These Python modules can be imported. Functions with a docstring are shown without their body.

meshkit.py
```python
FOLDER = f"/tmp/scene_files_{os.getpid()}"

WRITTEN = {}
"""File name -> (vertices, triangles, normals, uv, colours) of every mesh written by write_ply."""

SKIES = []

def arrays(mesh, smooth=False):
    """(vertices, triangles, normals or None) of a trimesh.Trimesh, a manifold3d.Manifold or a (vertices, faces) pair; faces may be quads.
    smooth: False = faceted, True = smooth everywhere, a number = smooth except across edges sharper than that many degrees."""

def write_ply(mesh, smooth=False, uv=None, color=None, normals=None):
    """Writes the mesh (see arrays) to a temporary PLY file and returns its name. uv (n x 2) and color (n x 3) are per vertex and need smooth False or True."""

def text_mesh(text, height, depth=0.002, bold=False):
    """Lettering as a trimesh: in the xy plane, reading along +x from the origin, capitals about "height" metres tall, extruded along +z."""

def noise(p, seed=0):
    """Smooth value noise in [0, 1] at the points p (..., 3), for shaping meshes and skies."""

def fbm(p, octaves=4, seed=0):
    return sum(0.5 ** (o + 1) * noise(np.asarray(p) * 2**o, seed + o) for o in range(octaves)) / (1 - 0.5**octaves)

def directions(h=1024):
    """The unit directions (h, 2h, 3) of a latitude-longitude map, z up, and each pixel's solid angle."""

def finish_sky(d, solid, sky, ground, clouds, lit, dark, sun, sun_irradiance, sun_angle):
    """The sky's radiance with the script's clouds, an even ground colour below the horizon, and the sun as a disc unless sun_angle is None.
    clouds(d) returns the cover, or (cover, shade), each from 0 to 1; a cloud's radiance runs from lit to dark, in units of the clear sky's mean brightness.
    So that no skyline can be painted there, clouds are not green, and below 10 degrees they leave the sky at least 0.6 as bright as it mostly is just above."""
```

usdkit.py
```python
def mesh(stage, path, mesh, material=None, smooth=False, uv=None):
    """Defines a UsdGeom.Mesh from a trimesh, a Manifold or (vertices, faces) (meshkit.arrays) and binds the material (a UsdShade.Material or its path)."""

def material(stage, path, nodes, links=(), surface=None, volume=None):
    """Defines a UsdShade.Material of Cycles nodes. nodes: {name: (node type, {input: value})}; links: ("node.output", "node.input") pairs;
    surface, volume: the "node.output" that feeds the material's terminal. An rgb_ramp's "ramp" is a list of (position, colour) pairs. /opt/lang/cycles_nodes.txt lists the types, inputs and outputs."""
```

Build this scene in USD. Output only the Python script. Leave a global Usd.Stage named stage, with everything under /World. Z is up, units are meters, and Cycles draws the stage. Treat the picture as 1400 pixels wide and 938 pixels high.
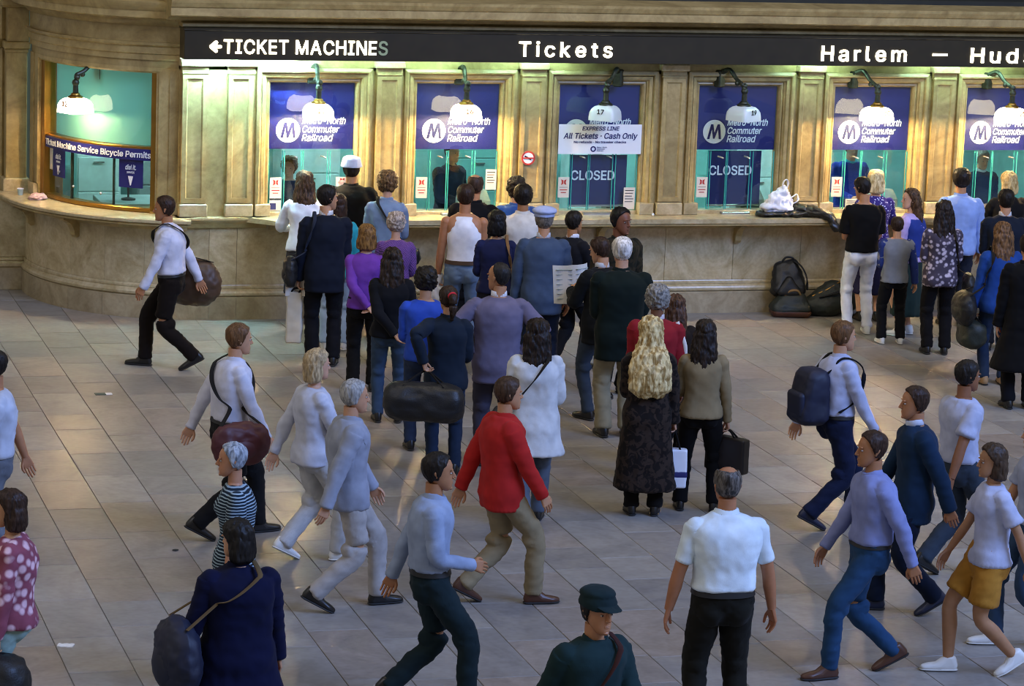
import math, random
import numpy as np, trimesh, manifold3d
from manifold3d import Manifold, Mesh as MMesh, CrossSection
from shapely.geometry import Polygon, box as sbox, Point
import usdkit, meshkit
from pxr import Usd, UsdGeom, UsdLux, Gf, Sdf

stage = Usd.Stage.CreateInMemory()
UsdGeom.SetStageUpAxis(stage, 'Z')
UsdGeom.SetStageMetersPerUnit(stage, 1.0)
UsdGeom.Xform.Define(stage, '/World')
UsdGeom.Scope.Define(stage, '/World/Looks')
PI = math.pi

# ------------------------------------------------------------------ camera
# The balcony camera: solved from the photo's window corners, counter, base line and floor joints (1400 x 938, f = 4195 px).
FPX, CAM = 4195.4, np.array([-7.023, -31.746, 5.970])
YAW, TILT, ROLL = math.radians(16.343), math.radians(10.751), math.radians(2.19)
FW = np.array([math.sin(YAW) * math.cos(TILT), math.cos(YAW) * math.cos(TILT), -math.sin(TILT)])
_r = np.array([math.cos(YAW), -math.sin(YAW), 0.0]); _u = np.cross(_r, FW)
RT = math.cos(ROLL) * _r + math.sin(ROLL) * _u
UP = -math.sin(ROLL) * _r + math.cos(ROLL) * _u
cam = UsdGeom.Camera.Define(stage, '/World/Camera')
M = np.eye(4); M[0, :3] = RT; M[1, :3] = UP; M[2, :3] = -FW; M[3, :3] = CAM
cam.AddTransformOp().Set(Gf.Matrix4d(*M.ravel().tolist()))
cam.CreateHorizontalApertureAttr(36.0); cam.CreateVerticalApertureAttr(36.0 * 938 / 1400)
cam.CreateFocalLengthAttr(36.0 * FPX / 1400)
cam.CreateClippingRangeAttr(Gf.Vec2f(0.1, 500))
cam.CreateExposureAttr(0.27)

# ------------------------------------------------------------------ light of the hall
def lin(c):
    if isinstance(c, str):
        c = [int(c[i:i + 2], 16) / 255 for i in (0, 2, 4)]
    return tuple((x / 12.92 if x <= 0.04045 else ((x + 0.055) / 1.055) ** 2.4) for x in c)

dome = UsdLux.DomeLight.Define(stage, '/World/hall_ambient')        # the dim room light of the great hall
dome.CreateIntensityAttr(0.085); dome.CreateColorAttr(Gf.Vec3f(1.0, 0.95, 0.88))
def rect_light(name, pos, target, w, h, inten, col):
    L = UsdLux.RectLight.Define(stage, '/World/' + name)
    L.CreateWidthAttr(w); L.CreateHeightAttr(h); L.CreateIntensityAttr(inten); L.CreateColorAttr(Gf.Vec3f(*col))
    d = np.array(target, float) - np.array(pos, float); d /= np.linalg.norm(d)
    x = np.cross(d, [0, 0, 1.0]); x /= np.linalg.norm(x); y = np.cross(x, d)
    m = np.eye(4); m[0, :3] = x; m[1, :3] = y; m[2, :3] = -d; m[3, :3] = pos
    L.AddTransformOp().Set(Gf.Matrix4d(*m.ravel().tolist()))
    return L
# tall arched windows of the hall: cool daylight from behind the camera on the right, and from the left end
rect_light('hall_daylight', (12, -26, 17), (0, -12, 0), 14, 9, 16.0, (0.27, 0.45, 1.0))
rect_light('hall_daylight_001', (-16, -14, 15), (2, -6, 0), 9, 8, 2.0, (0.95, 0.93, 1.0))
rect_light('hall_chandeliers', (3, -7, 9), (3, .6, 1.4), 13, 2.2, 3.3, (1.0, 0.84, 0.56))  # added warm fill panel aimed at the ticket wall, standing in for chandeliers

# ------------------------------------------------------------------ helpers
used = {}
def numbered(parent, name):
    k = (str(parent), name); n = used.get(k, 0); used[k] = n + 1
    return name if n == 0 else f'{name}_{n:03d}'

def data(prim, label=None, cat=None, group=None, kind=None):
    for k, v in (('label', label), ('category', cat), ('group', group), ('kind', kind)):
        if v: prim.SetCustomDataByKey(k, v)
    return prim

def thing(name, label, cat, loc=(0, 0, 0), az=0.0, group=None, kind=None):
    """an Xform at the thing's base; az turns it clockwise from facing +y (degrees)"""
    x = UsdGeom.Xform.Define(stage, '/World/' + numbered('/World', name))
    x.AddTranslateOp().Set(Gf.Vec3d(*[float(v) for v in loc]))
    if az: x.AddRotateZOp().Set(-az)
    return data(x.GetPrim(), label, cat, group, kind)

def part(name, mesh, mat, parent=None, smooth=False, label=None, kind=None):
    pp = parent.GetPath() if parent is not None else Sdf.Path('/World')
    p = usdkit.mesh(stage, f'{pp}/{numbered(pp, name)}', mesh, mat, smooth=smooth).GetPrim()
    return data(p, label, None, None, kind)

def structure(name, parent=None):
    x = UsdGeom.Xform.Define(stage, '/World/' + numbered('/World', name))
    return data(x.GetPrim(), kind='structure')

def cat(*ms):
    return trimesh.util.concatenate([tm(m) for m in ms])

def tm(m):
    if isinstance(m, Manifold):
        k = m.to_mesh(); return trimesh.Trimesh(np.array(k.vert_properties[:, :3]), np.array(k.tri_verts), process=False)
    if isinstance(m, (tuple, list)):
        v, f, _ = meshkit.arrays(m); return trimesh.Trimesh(v, f, process=False)
    return m

def mf(m):
    m = tm(m)
    return Manifold(MMesh(np.asarray(m.vertices, np.float32), np.asarray(m.faces, np.uint32)))

def box(x0, x1, y0, y1, z0, z1, bev=0.0):
    """a box, its edges chamfered by bev"""
    if bev <= 0:
        b = trimesh.creation.box([x1 - x0, y1 - y0, z1 - z0]); b.apply_translation([(x0 + x1) / 2, (y0 + y1) / 2, (z0 + z1) / 2]); return b
    b = bev; pts = []
    for sx, xx in ((1, x0), (-1, x1)):
        for sy, yy in ((1, y0), (-1, y1)):
            for sz, zz in ((1, z0), (-1, z1)):
                pts += [(xx, yy + sy * b, zz + sz * b), (xx + sx * b, yy, zz + sz * b), (xx + sx * b, yy + sy * b, zz)]
    return tm(Manifold.hull_points(np.array(pts, float)))

def sphere(c, r, seg=12):
    r = np.broadcast_to(r, (3,)).astype(float)
    return Manifold.sphere(1.0, seg).scale(tuple(r)).translate(tuple(float(v) for v in c))

def hull(*parts):
    return Manifold.batch_hull(list(parts))

def union(parts):
    return Manifold.batch_boolean([p for p in parts if p is not None], manifold3d.OpType.Add)

def catmull(pts, n):
    pts = np.asarray(pts, float)
    if len(pts) == 2:
        return pts[0] + (pts[1] - pts[0]) * np.linspace(0, 1, n)[:, None]
    P = np.vstack([2 * pts[0] - pts[1], pts, 2 * pts[-1] - pts[-2]])
    u = np.linspace(0, len(pts) - 1, n); i = np.minimum(u.astype(int), len(pts) - 2); t = (u - i)[:, None]
    a, b, c, d = P[i], P[i + 1], P[i + 2], P[i + 3]
    return 0.5 * (2 * b + (c - a) * t + (2 * a - 5 * b + 4 * c - d) * t ** 2 + (3 * b - a - 3 * c + d) * t ** 3)

def loft(rings):
    """closed skin over rings (m x n x 3), capped at both ends, outward faces"""
    R = np.asarray(rings, float); m, n = R.shape[:2]
    v = np.vstack([R.reshape(-1, 3), R[0].mean(0), R[-1].mean(0)])
    i, j = np.meshgrid(np.arange(m - 1), np.arange(n), indexing='ij'); k = (j + 1) % n
    a, b, c, d = i * n + j, i * n + k, (i + 1) * n + k, (i + 1) * n + j
    f = [np.stack([a, b, c], -1).reshape(-1, 3), np.stack([a, c, d], -1).reshape(-1, 3)]
    j = np.arange(n); k = (j + 1) % n
    f += [np.stack([np.full(n, m * n), k, j], -1), np.stack([np.full(n, m * n + 1), (m - 1) * n + j, (m - 1) * n + k], -1)]
    t = trimesh.Trimesh(v, np.vstack(f), process=False)
    if t.volume < 0: t.invert()
    return t

def tube(pts, radii, n=10, k=None, flat=1.0, up=(0, 0, 1)):
    """tube along a smooth curve through pts; radii per point; flat squeezes it along the second axis"""
    pts = np.asarray(pts, float); k = k or max(2, 4 * (len(pts) - 1) + 1)
    c = catmull(pts, k)
    r = np.interp(np.linspace(0, 1, k), np.linspace(0, 1, len(pts)), np.broadcast_to(radii, (len(pts),)))
    t = np.gradient(c, axis=0); t /= np.linalg.norm(t, axis=1, keepdims=True) + 1e-12
    ref = np.asarray(up, float)
    if abs((t @ ref)).mean() > 0.85: ref = np.array([0, 1.0, 0]) if abs(ref[1]) < .5 else np.array([1.0, 0, 0])
    A = np.cross(t, ref); A /= np.linalg.norm(A, axis=1, keepdims=True) + 1e-9
    B = np.cross(t, A)
    th = np.arange(n) * 2 * PI / n
    return loft(c[:, None] + r[:, None, None] * (np.cos(th)[None, :, None] * A[:, None] + flat * np.sin(th)[None, :, None] * B[:, None]))

def lathe(prof, n=20):
    """(r, z) profile turned about z"""
    prof = np.asarray(prof, float); th = np.arange(n) * 2 * PI / n
    return loft(np.stack([np.stack([r * np.cos(th), r * np.sin(th), np.full(n, z)], -1) for r, z in prof]))

def sweep_plan(path, normals, prof):
    """closed profile [(offset along the normal, z), ...] swept along a plan curve; a solid"""
    path, normals = np.asarray(path, float), np.asarray(normals, float)
    return loft(np.stack([np.stack([np.r_[p + nn * o, z] for o, z in prof]) for p, nn in zip(path, normals)]))

def prism(poly, y0, y1):
    """a shapely polygon in (x, z) standing upright, from y0 to y1"""
    ms = []
    for g in getattr(poly, 'geoms', [poly]):
        e = trimesh.creation.extrude_polygon(g, abs(y1 - y0), engine='earcut')
        v = np.array(e.vertices); e.vertices = np.stack([v[:, 0], max(y0, y1) - v[:, 2], v[:, 1]], 1)
        ms.append(e)
    return trimesh.util.concatenate(ms)

def text(s, h, x, z, y, depth=0.006, bold=True, slant=0.0, width=None, center=False):
    """lettering standing in the xz plane, facing -y"""
    t = meshkit.text_mesh(s, h, depth, bold); v = np.array(t.vertices)
    v[:, 0] -= v[:, 0].min()
    if width: v[:, 0] *= width / v[:, 0].max()
    w = v[:, 0].max()
    if center: v[:, 0] -= w / 2
    X = v[:, 0] + slant * v[:, 1]
    t.vertices = np.stack([x + X, y - v[:, 2], z + v[:, 1]], 1)
    return t

def at(px, py, z=0.0):
    """the point of height z behind a point of the photo"""
    d = FW * FPX + RT * (px - 700) - UP * (py - 469)
    return CAM + d * ((z - CAM[2]) / d[2])

def atY(px, py, Y):
    d = FW * FPX + RT * (px - 700) - UP * (py - 469)
    return CAM + d * ((Y - CAM[1]) / d[1])

# ------------------------------------------------------------------ materials
mats = {}
def material(name, nodes, links, surface='p.BSDF'):
    m = usdkit.material(stage, '/World/Looks/' + name, nodes, links, surface=surface); mats[name] = m; return m

def plain(name, col, rough=0.5, metal=0.0, bump=0.0, scale=60, spec=0.5, vary=0.12, nscale=6):
    c = np.array(lin(col))
    nodes = {'tc': ('texture_coordinate', {}), 'n': ('noise_texture', {'scale': nscale, 'detail': 3.0}),
             'r': ('rgb_ramp', {'ramp': [(0.3, tuple(c * (1 - vary))), (0.7, tuple(np.minimum(1, c * (1 + vary))))]}),
             'p': ('principled_bsdf', {'roughness': rough, 'metallic': metal, 'specular_ior_level': spec})}
    links = [('tc.object', 'n.vector'), ('n.fac', 'r.fac'), ('r.color', 'p.base_color')]
    if bump:
        nodes['n2'] = ('noise_texture', {'scale': scale, 'detail': 2.0}); nodes['b'] = ('bump', {'strength': bump, 'distance': 0.01})
        links += [('tc.object', 'n2.vector'), ('n2.fac', 'b.height'), ('b.normal', 'p.normal')]
    return material(name, nodes, links)

def marble(name, light, mid, dark, rough=0.35, scale=1.6, bump=0.08, dist=2.5):
    nodes = {'g': ('geometry', {}), 'n': ('noise_texture', {'scale': scale, 'detail': 7.0, 'roughness': 0.62, 'distortion': dist}),
             'r': ('rgb_ramp', {'ramp': [(0.25, lin(dark)), (0.45, lin(mid)), (0.62, lin(light)), (0.8, lin(mid))]}),
             'n2': ('noise_texture', {'scale': scale * 14, 'detail': 4.0}), 'mx': ('mix_color', {'blend_type': 'multiply', 'fac': 0.35}),
             'r2': ('rgb_ramp', {'ramp': [(0.3, (0.6, 0.56, 0.5)), (0.6, (1, 1, 1))]}),
             'oi': ('object_info', {}), 'hv': ('hsv', {'saturation': 1.0}), 'vr': ('map_range', {'from_min': 0.0, 'from_max': 1.0, 'to_min': 0.90, 'to_max': 1.08}),
             'b': ('bump', {'strength': bump, 'distance': 0.01}), 'p': ('principled_bsdf', {'roughness': rough})}
    links = [('g.position', 'n.vector'), ('g.position', 'n2.vector'), ('n.fac', 'r.fac'), ('r.color', 'mx.a'), ('n2.fac', 'r2.fac'), ('r2.color', 'mx.b'),
             ('oi.random', 'vr.value'), ('vr.result', 'hv.value'), ('mx.result', 'hv.color'), ('hv.color', 'p.base_color'), ('n2.fac', 'b.height'), ('b.normal', 'p.normal')]
    return material(name, nodes, links)

def glow(name, col, strength):
    return material(name, {'e': ('emission', {'color': lin(col), 'strength': strength})}, [], surface='e.emission')

STONE = marble('stone', 'b5a06c', 'a28d5b', '846f45', 0.42, 1.5)
STONE2 = marble('stone_polished', 'c2b28e', 'b2a17a', '948359', 0.24, 2.2)
PLINTH = marble('stone_plinth', 'a89a7c', '97886a', '7d6e52', 0.40, 1.8)
TILES = [marble('floor_tile_a', '918a80', '868079', '756f69', 0.40, 1.3, 0.05), marble('floor_tile_b', '9b958b', '908a81', '7d7871', 0.44, 1.1, 0.05),
         marble('floor_tile_c', '978b80', '8b8074', '797068', 0.38, 1.5, 0.05), marble('floor_tile_d', '8c8780', '837e77', '746f69', 0.42, 1.2, 0.05)]
GROUT = plain('grout', '7a7268', 0.8)
BRONZE = plain('bronze_patina', '3d4136', 0.42, 0.7, vary=0.35, nscale=22)
BRASS = plain('brass', '9a7434', 0.32, 0.9)
SIGN_BLACK = plain('sign_black', '272214', 0.34, vary=0.2)
DARKWALL = plain('upper_wall_dark', '17190f', 0.7, vary=0.3)  # near-black colour paints in the shade of the void above the cornice
NAVY = plain('poster_navy', '1a1c66', 0.45, vary=0.04)
NAVY2 = plain('shade_navy', '10154e', 0.6, vary=0.08)
WHITE = plain('print_white', 'e9ebf0', 0.5, vary=0.02)
INK = plain('ink_navy', '23265f', 0.5)
RED = plain('print_red', 'b8382c', 0.5)
BLACK = plain('print_black', '141414', 0.5)
CREAM = plain('card_cream', 'e2d7c4', 0.6, vary=0.03)
STEEL = plain('steel', 'b9bcbb', 0.25, 1.0)
TEALWALL = plain('booth_wall', '86c5c2', 0.6, vary=0.08)
TEALPANEL = plain('booth_panel', '5fa5a0', 0.55, vary=0.06)
BOOTHDARK = plain('booth_dark', '33463f', 0.6, vary=0.2)
BOOTHWHITE = plain('booth_white', 'c9e4e6', 0.5)
GREY = plain('machine_grey', '8fa3a5', 0.5)
LETTER = glow('sign_letter_lit', 'fff2d0', 3.6)
LETTER_DIM = glow('sign_letter_dim', '9fb3a4', 0.55)
TUBE = glow('fluorescent_tube', 'a8ecff', 650.0)
TUBE_DIM = glow('fluorescent_tube_dim', 'b4f0dc', 70.0)
GLASS_LIT = material('lamp_glass_lit', {'e': ('emission', {'color': (1.0, 0.80, 0.50), 'strength': 5.5}), 'p': ('principled_bsdf', {'base_color': (.9, .86, .76), 'roughness': 0.3}), 'a': ('add_closure', {})},
                     [('e.emission', 'a.closure1'), ('p.BSDF', 'a.closure2')], surface='a.closure')
GLASS_OFF = plain('lamp_glass_off', 'd9e4e6', 0.28, vary=0.03)
LIT_PANEL = material('booth_lit_panel', {'d': ('diffuse_bsdf', {'color': lin('9fd2cc')}), 't': ('translucent_bsdf', {'color': lin('a8ded8')}), 'm': ('mix_closure', {'fac': 0.6})}, [('d.BSDF', 'm.closure1'), ('t.BSDF', 'm.closure2')], surface='m.closure')
PANE = material('window_glass', {'t': ('transparent_bsdf', {'color': (0.94, 0.985, 0.975)}), 'g': ('glossy_bsdf', {'roughness': 0.015, 'color': (1, 1, 1)}), 'lw': ('layer_weight', {'blend': 0.5}),
                'pw': ('math', {'math_type': 'power', 'value2': 5.0}), 'ma': ('math', {'math_type': 'multiply_add', 'value2': 0.9, 'value3': 0.035}), 'm': ('mix_closure', {})},
                [('lw.facing', 'pw.value1'), ('pw.value', 'ma.value1'), ('ma.value', 'm.fac'), ('t.BSDF', 'm.closure1'), ('g.BSDF', 'm.closure2')], surface='m.closure')
GLASS_EDGE = material('glass_edge', {'p': ('principled_bsdf', {'base_color': lin('3fa79c'), 'roughness': 0.15, 'specular_ior_level': 0.7})}, [])
PAPER = plain('paper', 'e6e4df', 0.7, vary=0.03)
# ================================================================== THE SETTING
S, XR, XL = 1.603, 9.4, -1.46
rng = random.Random(5)

# ---- curved corner: a quarter ellipse in plan from the left pier to the ticket wall
EC, EA, EB = np.array([-1.10, 1.90]), 1.70, 1.90
def arc(t0, t1, n):
    t = np.radians(np.linspace(t0, t1, n))
    p = np.stack([EC[0] - EA * np.cos(t), EC[1] - EB * np.sin(t)], 1)
    nn = np.stack([-np.cos(t) / EA, -np.sin(t) / EB], 1); nn /= np.linalg.norm(nn, axis=1, keepdims=True)
    return p, nn
def curved(t0, t1, prof, n=None):
    n = n or max(4, int((t1 - t0) / 2.5) + 1)
    return sweep_plan(*arc(t0, t1, n), prof)
def rect(o0, o1, z0, z1, c=0.0):
    if c: return [(o0, z0), (o1 - c, z0), (o1, z0 + c), (o1, z1 - c), (o1 - c, z1), (o0, z1)]
    return [(o0, z0), (o1, z0), (o1, z1), (o0, z1)]
def straight(x0, x1, prof):
    """profile (offset towards the hall, z) along the ticket wall"""
    return sweep_plan([(x0, 0.0), (x1, 0.0)], [(0, -1.0), (0, -1.0)], prof)

# ---- floor of marble tiles
floor = structure('floor')
part('floor_bed', box(-9, 13, -34, 7, -0.2, -0.012), GROUT, floor)
part('border_strip', box(-1.0, XR, -0.16, 0.0, -0.02, 0.0, 0.003), TILES[3], floor)
TW = 0.4375
cand = []
k = -24
while -3.86 + k * TW < 12:
    x0 = -3.86 + k * TW; y = 5.0 if x0 < -2.7 else (2.2 if x0 < -1.2 else -0.16); y += 0.0
    first = True
    while y > -33:
        L = rng.choice([0.62, 0.8, 0.95, 0.95, 1.15]) if not first else rng.uniform(.4, 1.0)
        first = False
        cand.append((x0, y - L, y)); y -= L
    k += 1
def in_view(x, y):
    d = np.array([x, y, 0]) - CAM; z = d @ FW
    px, py = 700 + FPX * (d @ RT) / z, 469 - FPX * (d @ UP) / z
    return -20 < px < 1420 and 380 < py < 960, py
vis, rest = [], []
for c in cand:
    ok = [in_view(c[0] + dx, c[1] + dy * (c[2] - c[1])) for dx in (0, .22, TW) for dy in (0, .5, 1)]
    (vis if any(o[0] for o in ok) else rest).append((max(o[1] for o in ok), c))
vis.sort(key=lambda q: -q[0])
rest = [q[1] for q in vis[300:]] + [q[1] for q in rest]
g = 0.0022
def tile(c):
    dz = rng.uniform(-0.0012, 0.0012)
    return box(c[0] + g, c[0] + TW - g, c[1] + g, c[2] - g, -0.02, dz, 0.003)
for _, c in vis[:300]:
    part('tile', tile(c), rng.choice(TILES), floor)
groups = [[], [], [], []]
for c in rest: groups[rng.randrange(4)].append(tile(c))
for i, gr in enumerate(groups):
    part('tile_field', cat(*gr), TILES[i], floor, kind='stuff')

# ---- ticket wall: dado of marble slabs, plinth course, moulding
wall = structure('wall_back')
base = structure('baseboard_back')
part('wall_core', box(-1.1, XR, 0.03, 0.28, 0, 1.06), STONE, wall)
xs = [-1.10] + [-0.8 + 0.8015 * i for i in range(13)] + [XR]
for a, b in zip(xs, xs[1:]):
    part('stone_panel', box(a + .0015, b - .0015, 0.0, 0.06, 0.37, 1.06, 0.003), STONE2, wall)
xs2 = [-1.10, -0.8015] + [-0.8015 + 1.603 * i for i in range(1, 7)] + [XR]
for a, b in zip(xs2, xs2[1:]):
    part('plinth_block', straight(a + .0015, b - .0015, [(-.05, 0), (.035, 0), (.035, .235), (.028, .243), (-.05, .243)]), PLINTH, base)
    part('moulding', straight(a + .001, b - .001, [(-.05, .243), (.02, .243), (.045, .262), (.048, .285), (.038, .305), (.02, .318), (.012, .326), (.018, .333), (.018, .352), (.008, .36), (.004, .37), (-.05, .37)]), STONE2, base)

cw = structure('wall_left')
cb = structure('baseboard_left')
ts = [0, 21, 37, 52, 67, 90]
part('wall_core', curved(0, 90, rect(-.28, -.03, 0, 1.06)), STONE, cw)
for a, b in zip(ts, ts[1:]):
    part('stone_panel', curved(a + .04, b - .04, rect(-.06, 0, .37, 1.06, .003)), STONE2, cw)
    part('plinth_block', curved(a + .04, b - .04, [(-.05, 0), (.035, 0), (.035, .235), (.028, .243), (-.05, .243)]), PLINTH, cb)
    part('moulding', curved(a + .03, b - .03, [(-.05, .243), (.02, .243), (.045, .262), (.048, .285), (.038, .305), (.02, .318), (.012, .326), (.018, .333), (.018, .352), (.008, .36), (.004, .37), (-.05, .37)]), STONE2, cb)

# ---- ledges and ticket counters
led = structure('trim_1')
part('ledge', straight(-1.47, -.5, [(-.1, 1.06), (.09, 1.06), (.11, 1.075), (.125, 1.085), (.125, 1.105), (.115, 1.11), (-.1, 1.11)]), STONE2, led)
part('bed_moulding', straight(-1.40, -.5, [(-.05, .985), (.03, .985), (.045, 1.0), (.07, 1.04), (.09, 1.06), (-.05, 1.06)]), STONE, led)
ct = thing('ticket_counter', 'long straight marble ticket counter running under the row of blue postered windows', 'counter')
poly = Polygon([(-.72, -.11), (-.45, -.38), (XR, -.38), (XR, .14), (-.72, .14)])
e = trimesh.creation.extrude_polygon(poly, .05, engine='earcut'); e.apply_translation([0, 0, 1.06])
part('counter_top', mf(e), STONE2, ct)
part('edge_moulding', box(-.46, XR, -.365, -.33, 1.03, 1.06, .006), STONE, ct)
part('apron', box(-.46, XR, -.06, .0, .96, 1.06, .006), STONE, ct)
def bracket_mesh():
    p = Polygon([(0, 1.06), (0, .80), (.04, .79), (.07, .82), (.075, .87), (.12, .94), (.20, .985), (.24, 1.0), (.24, 1.06)])
    e = trimesh.creation.extrude_polygon(p, .07, engine='earcut'); v = np.array(e.vertices)
    e.vertices = np.stack([v[:, 2] - .035, -v[:, 0], v[:, 1]], 1); e.fix_normals(); return e
for k in range(6):
    b = bracket_mesh(); b.apply_translation([k * S + .03, 0, 0]); part('bracket', b, STONE, ct)
cc = thing('ticket_counter', 'curved polished marble counter shelf sweeping round under the bay window', 'counter')
part('counter_top', curved(0, 83, [(-.12, 1.06), (.29, 1.06), (.315, 1.068), (.32, 1.08), (.32, 1.10), (.31, 1.11), (-.12, 1.11)]), STONE2, cc, smooth=30)
part('edge_moulding', curved(1, 82, rect(.24, .29, 1.03, 1.06, .006)), STONE, cc, smooth=30)
part('apron', curved(1, 82, rect(-.02, .06, .96, 1.06, .006)), STONE, cc, smooth=30)
for t in (12, 40):
    p, nn = arc(t, t + 1, 2); b = bracket_mesh()
    b.apply_transform(trimesh.transformations.rotation_matrix(math.atan2(nn[0][0], -nn[0][1]), [0, 0, 1])); b.apply_translation([p[0][0], p[0][1], 0])
    part('bracket', b, STONE, cc)

# ---- upper ticket wall between the windows
for k in range(-1, 6):
    a, b = k * S + .60, (k + 1) * S - .60
    if k < 0: a = XL + .02
    part('pier_panel', box(a, b, 0.0, .16, 1.10, 2.70, .002), STONE, wall)
part('frieze', box(XL + .02, XR, 0.0, .3, 2.66, 3.2), STONE, wall)

def mitred(xc, W, zb, zt, prof):
    """(distance inwards, y) profile led up a jamb, over the head and down the other jamb"""
    R = [[(xc - W / 2 + d, y, zb) for d, y in prof], [(xc - W / 2 + d, y, zt - d) for d, y in prof],
         [(xc + W / 2 - d, y, zt - d) for d, y in prof], [(xc + W / 2 - d, y, zb) for d, y in prof]]
    return loft(R)

def pilaster(xc, w=.30):
    pl = data(UsdGeom.Xform.Define(stage, f'{wall.GetPath()}/{numbered(wall.GetPath(), "pilaster")}').GetPrim())
    h = w / 2 - .018
    part('shaft', box(xc - h, xc + h, -.045, .02, 1.24, 2.62), STONE, pl)
    ring = Polygon([(xc - h, 1.26), (xc + h, 1.26), (xc + h, 2.62), (xc - h, 2.62)], [[(xc - h + .045, 1.31), (xc + h - .045, 1.31), (xc + h - .045, 2.575), (xc - h + .045, 2.575)]])
    part('panel_border', prism(ring, -.062, -.045), STONE, pl)
    part('panel_bead', mitred(xc, 2 * h - .09, 1.31, 2.575, [(0, -.045), (0, -.058), (.006, -.054), (.014, -.045)]), STONE, pl)
    part('base_block', box(xc - w / 2, xc + w / 2, -.085, .02, 1.11, 1.245, .008), STONE2, pl)
    part('neck_moulding', box(xc - h - .008, xc + h + .008, -.07, .02, 2.62, 2.645, .006), STONE, pl)
    part('capital', box(xc - w / 2 + .01, xc + w / 2 - .01, -.066, .02, 2.645, 2.70, .004), STONE, pl)
    part('abacus', box(xc - w / 2 - .012, xc + w / 2 + .012, -.10, .02, 2.70, 2.775, .01), STONE2, pl)
for k in range(-1, 6): pilaster((k + .5) * S)
pilaster(-1.29)

# ---- windows of the ticket wall
win = []
for k in range(6):
    w = structure(f'window_{k + 1}'); win.append(w); xc = k * S
    part('outer_moulding', mitred(xc, 1.25, 1.24, 2.69, [(0, .06), (0, -.035), (.03, -.05), (.045, -.046), (.055, -.02), (.06, .06)]), STONE, w)
    part('middle_moulding', mitred(xc, 1.13, 1.24, 2.63, [(0, .1), (0, -.02), (.035, -.012), (.045, .012), (.055, .02), (.06, .1)]), STONE, w)
    part('inner_moulding', mitred(xc, 1.01, 1.24, 2.57, [(0, .14), (0, .035), (.02, .03), (.035, .05), (.042, .075), (.045, .14)]), STONE, w)
    for s in (-1, 1):
        a, b = sorted((xc + s * .46, xc + s * .625)); part('jamb_block', box(a, b, -.06, .14, 1.11, 1.24, .006), STONE2, w)
    part('sill', box(xc - .46, xc + .46, .03, .2, 1.10, 1.15, .006), STONE2, w)
    part('glass_pane', box(xc - .465, xc + .465, .085, .091, 1.79, 2.55), PANE, w)
    for a, b, y in ((-.46, -.30, .10), (-.30, -.10, .075), (-.09, .19, .10), (.20, .46, .075)):
        pn = part('glass_panel', box(xc + a + .004, xc + b - .004, y, y + .006, 1.15, 1.80), PANE, w)
        for xx in (a + .004, b - .012):
            part('glass_edge', box(xc + xx, xc + xx + .008, y - .004, y + .010, 1.15, 1.80), GLASS_EDGE, pn)
    for xx in (-.21, .10):
        part('clip', tube([(xc + xx, .07, 1.745), (xc + xx + .03, .03, 1.738), (xc + xx + .05, .03, 1.728)], .009, 8), STEEL, w)
    part('money_tray', mf(box(xc - .17, xc + .17, -.03, .1, 1.10, 1.135, .006)) - mf(box(xc - .15, xc + .15, -.02, .09, 1.115, 1.2)), STEEL, w)

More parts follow.
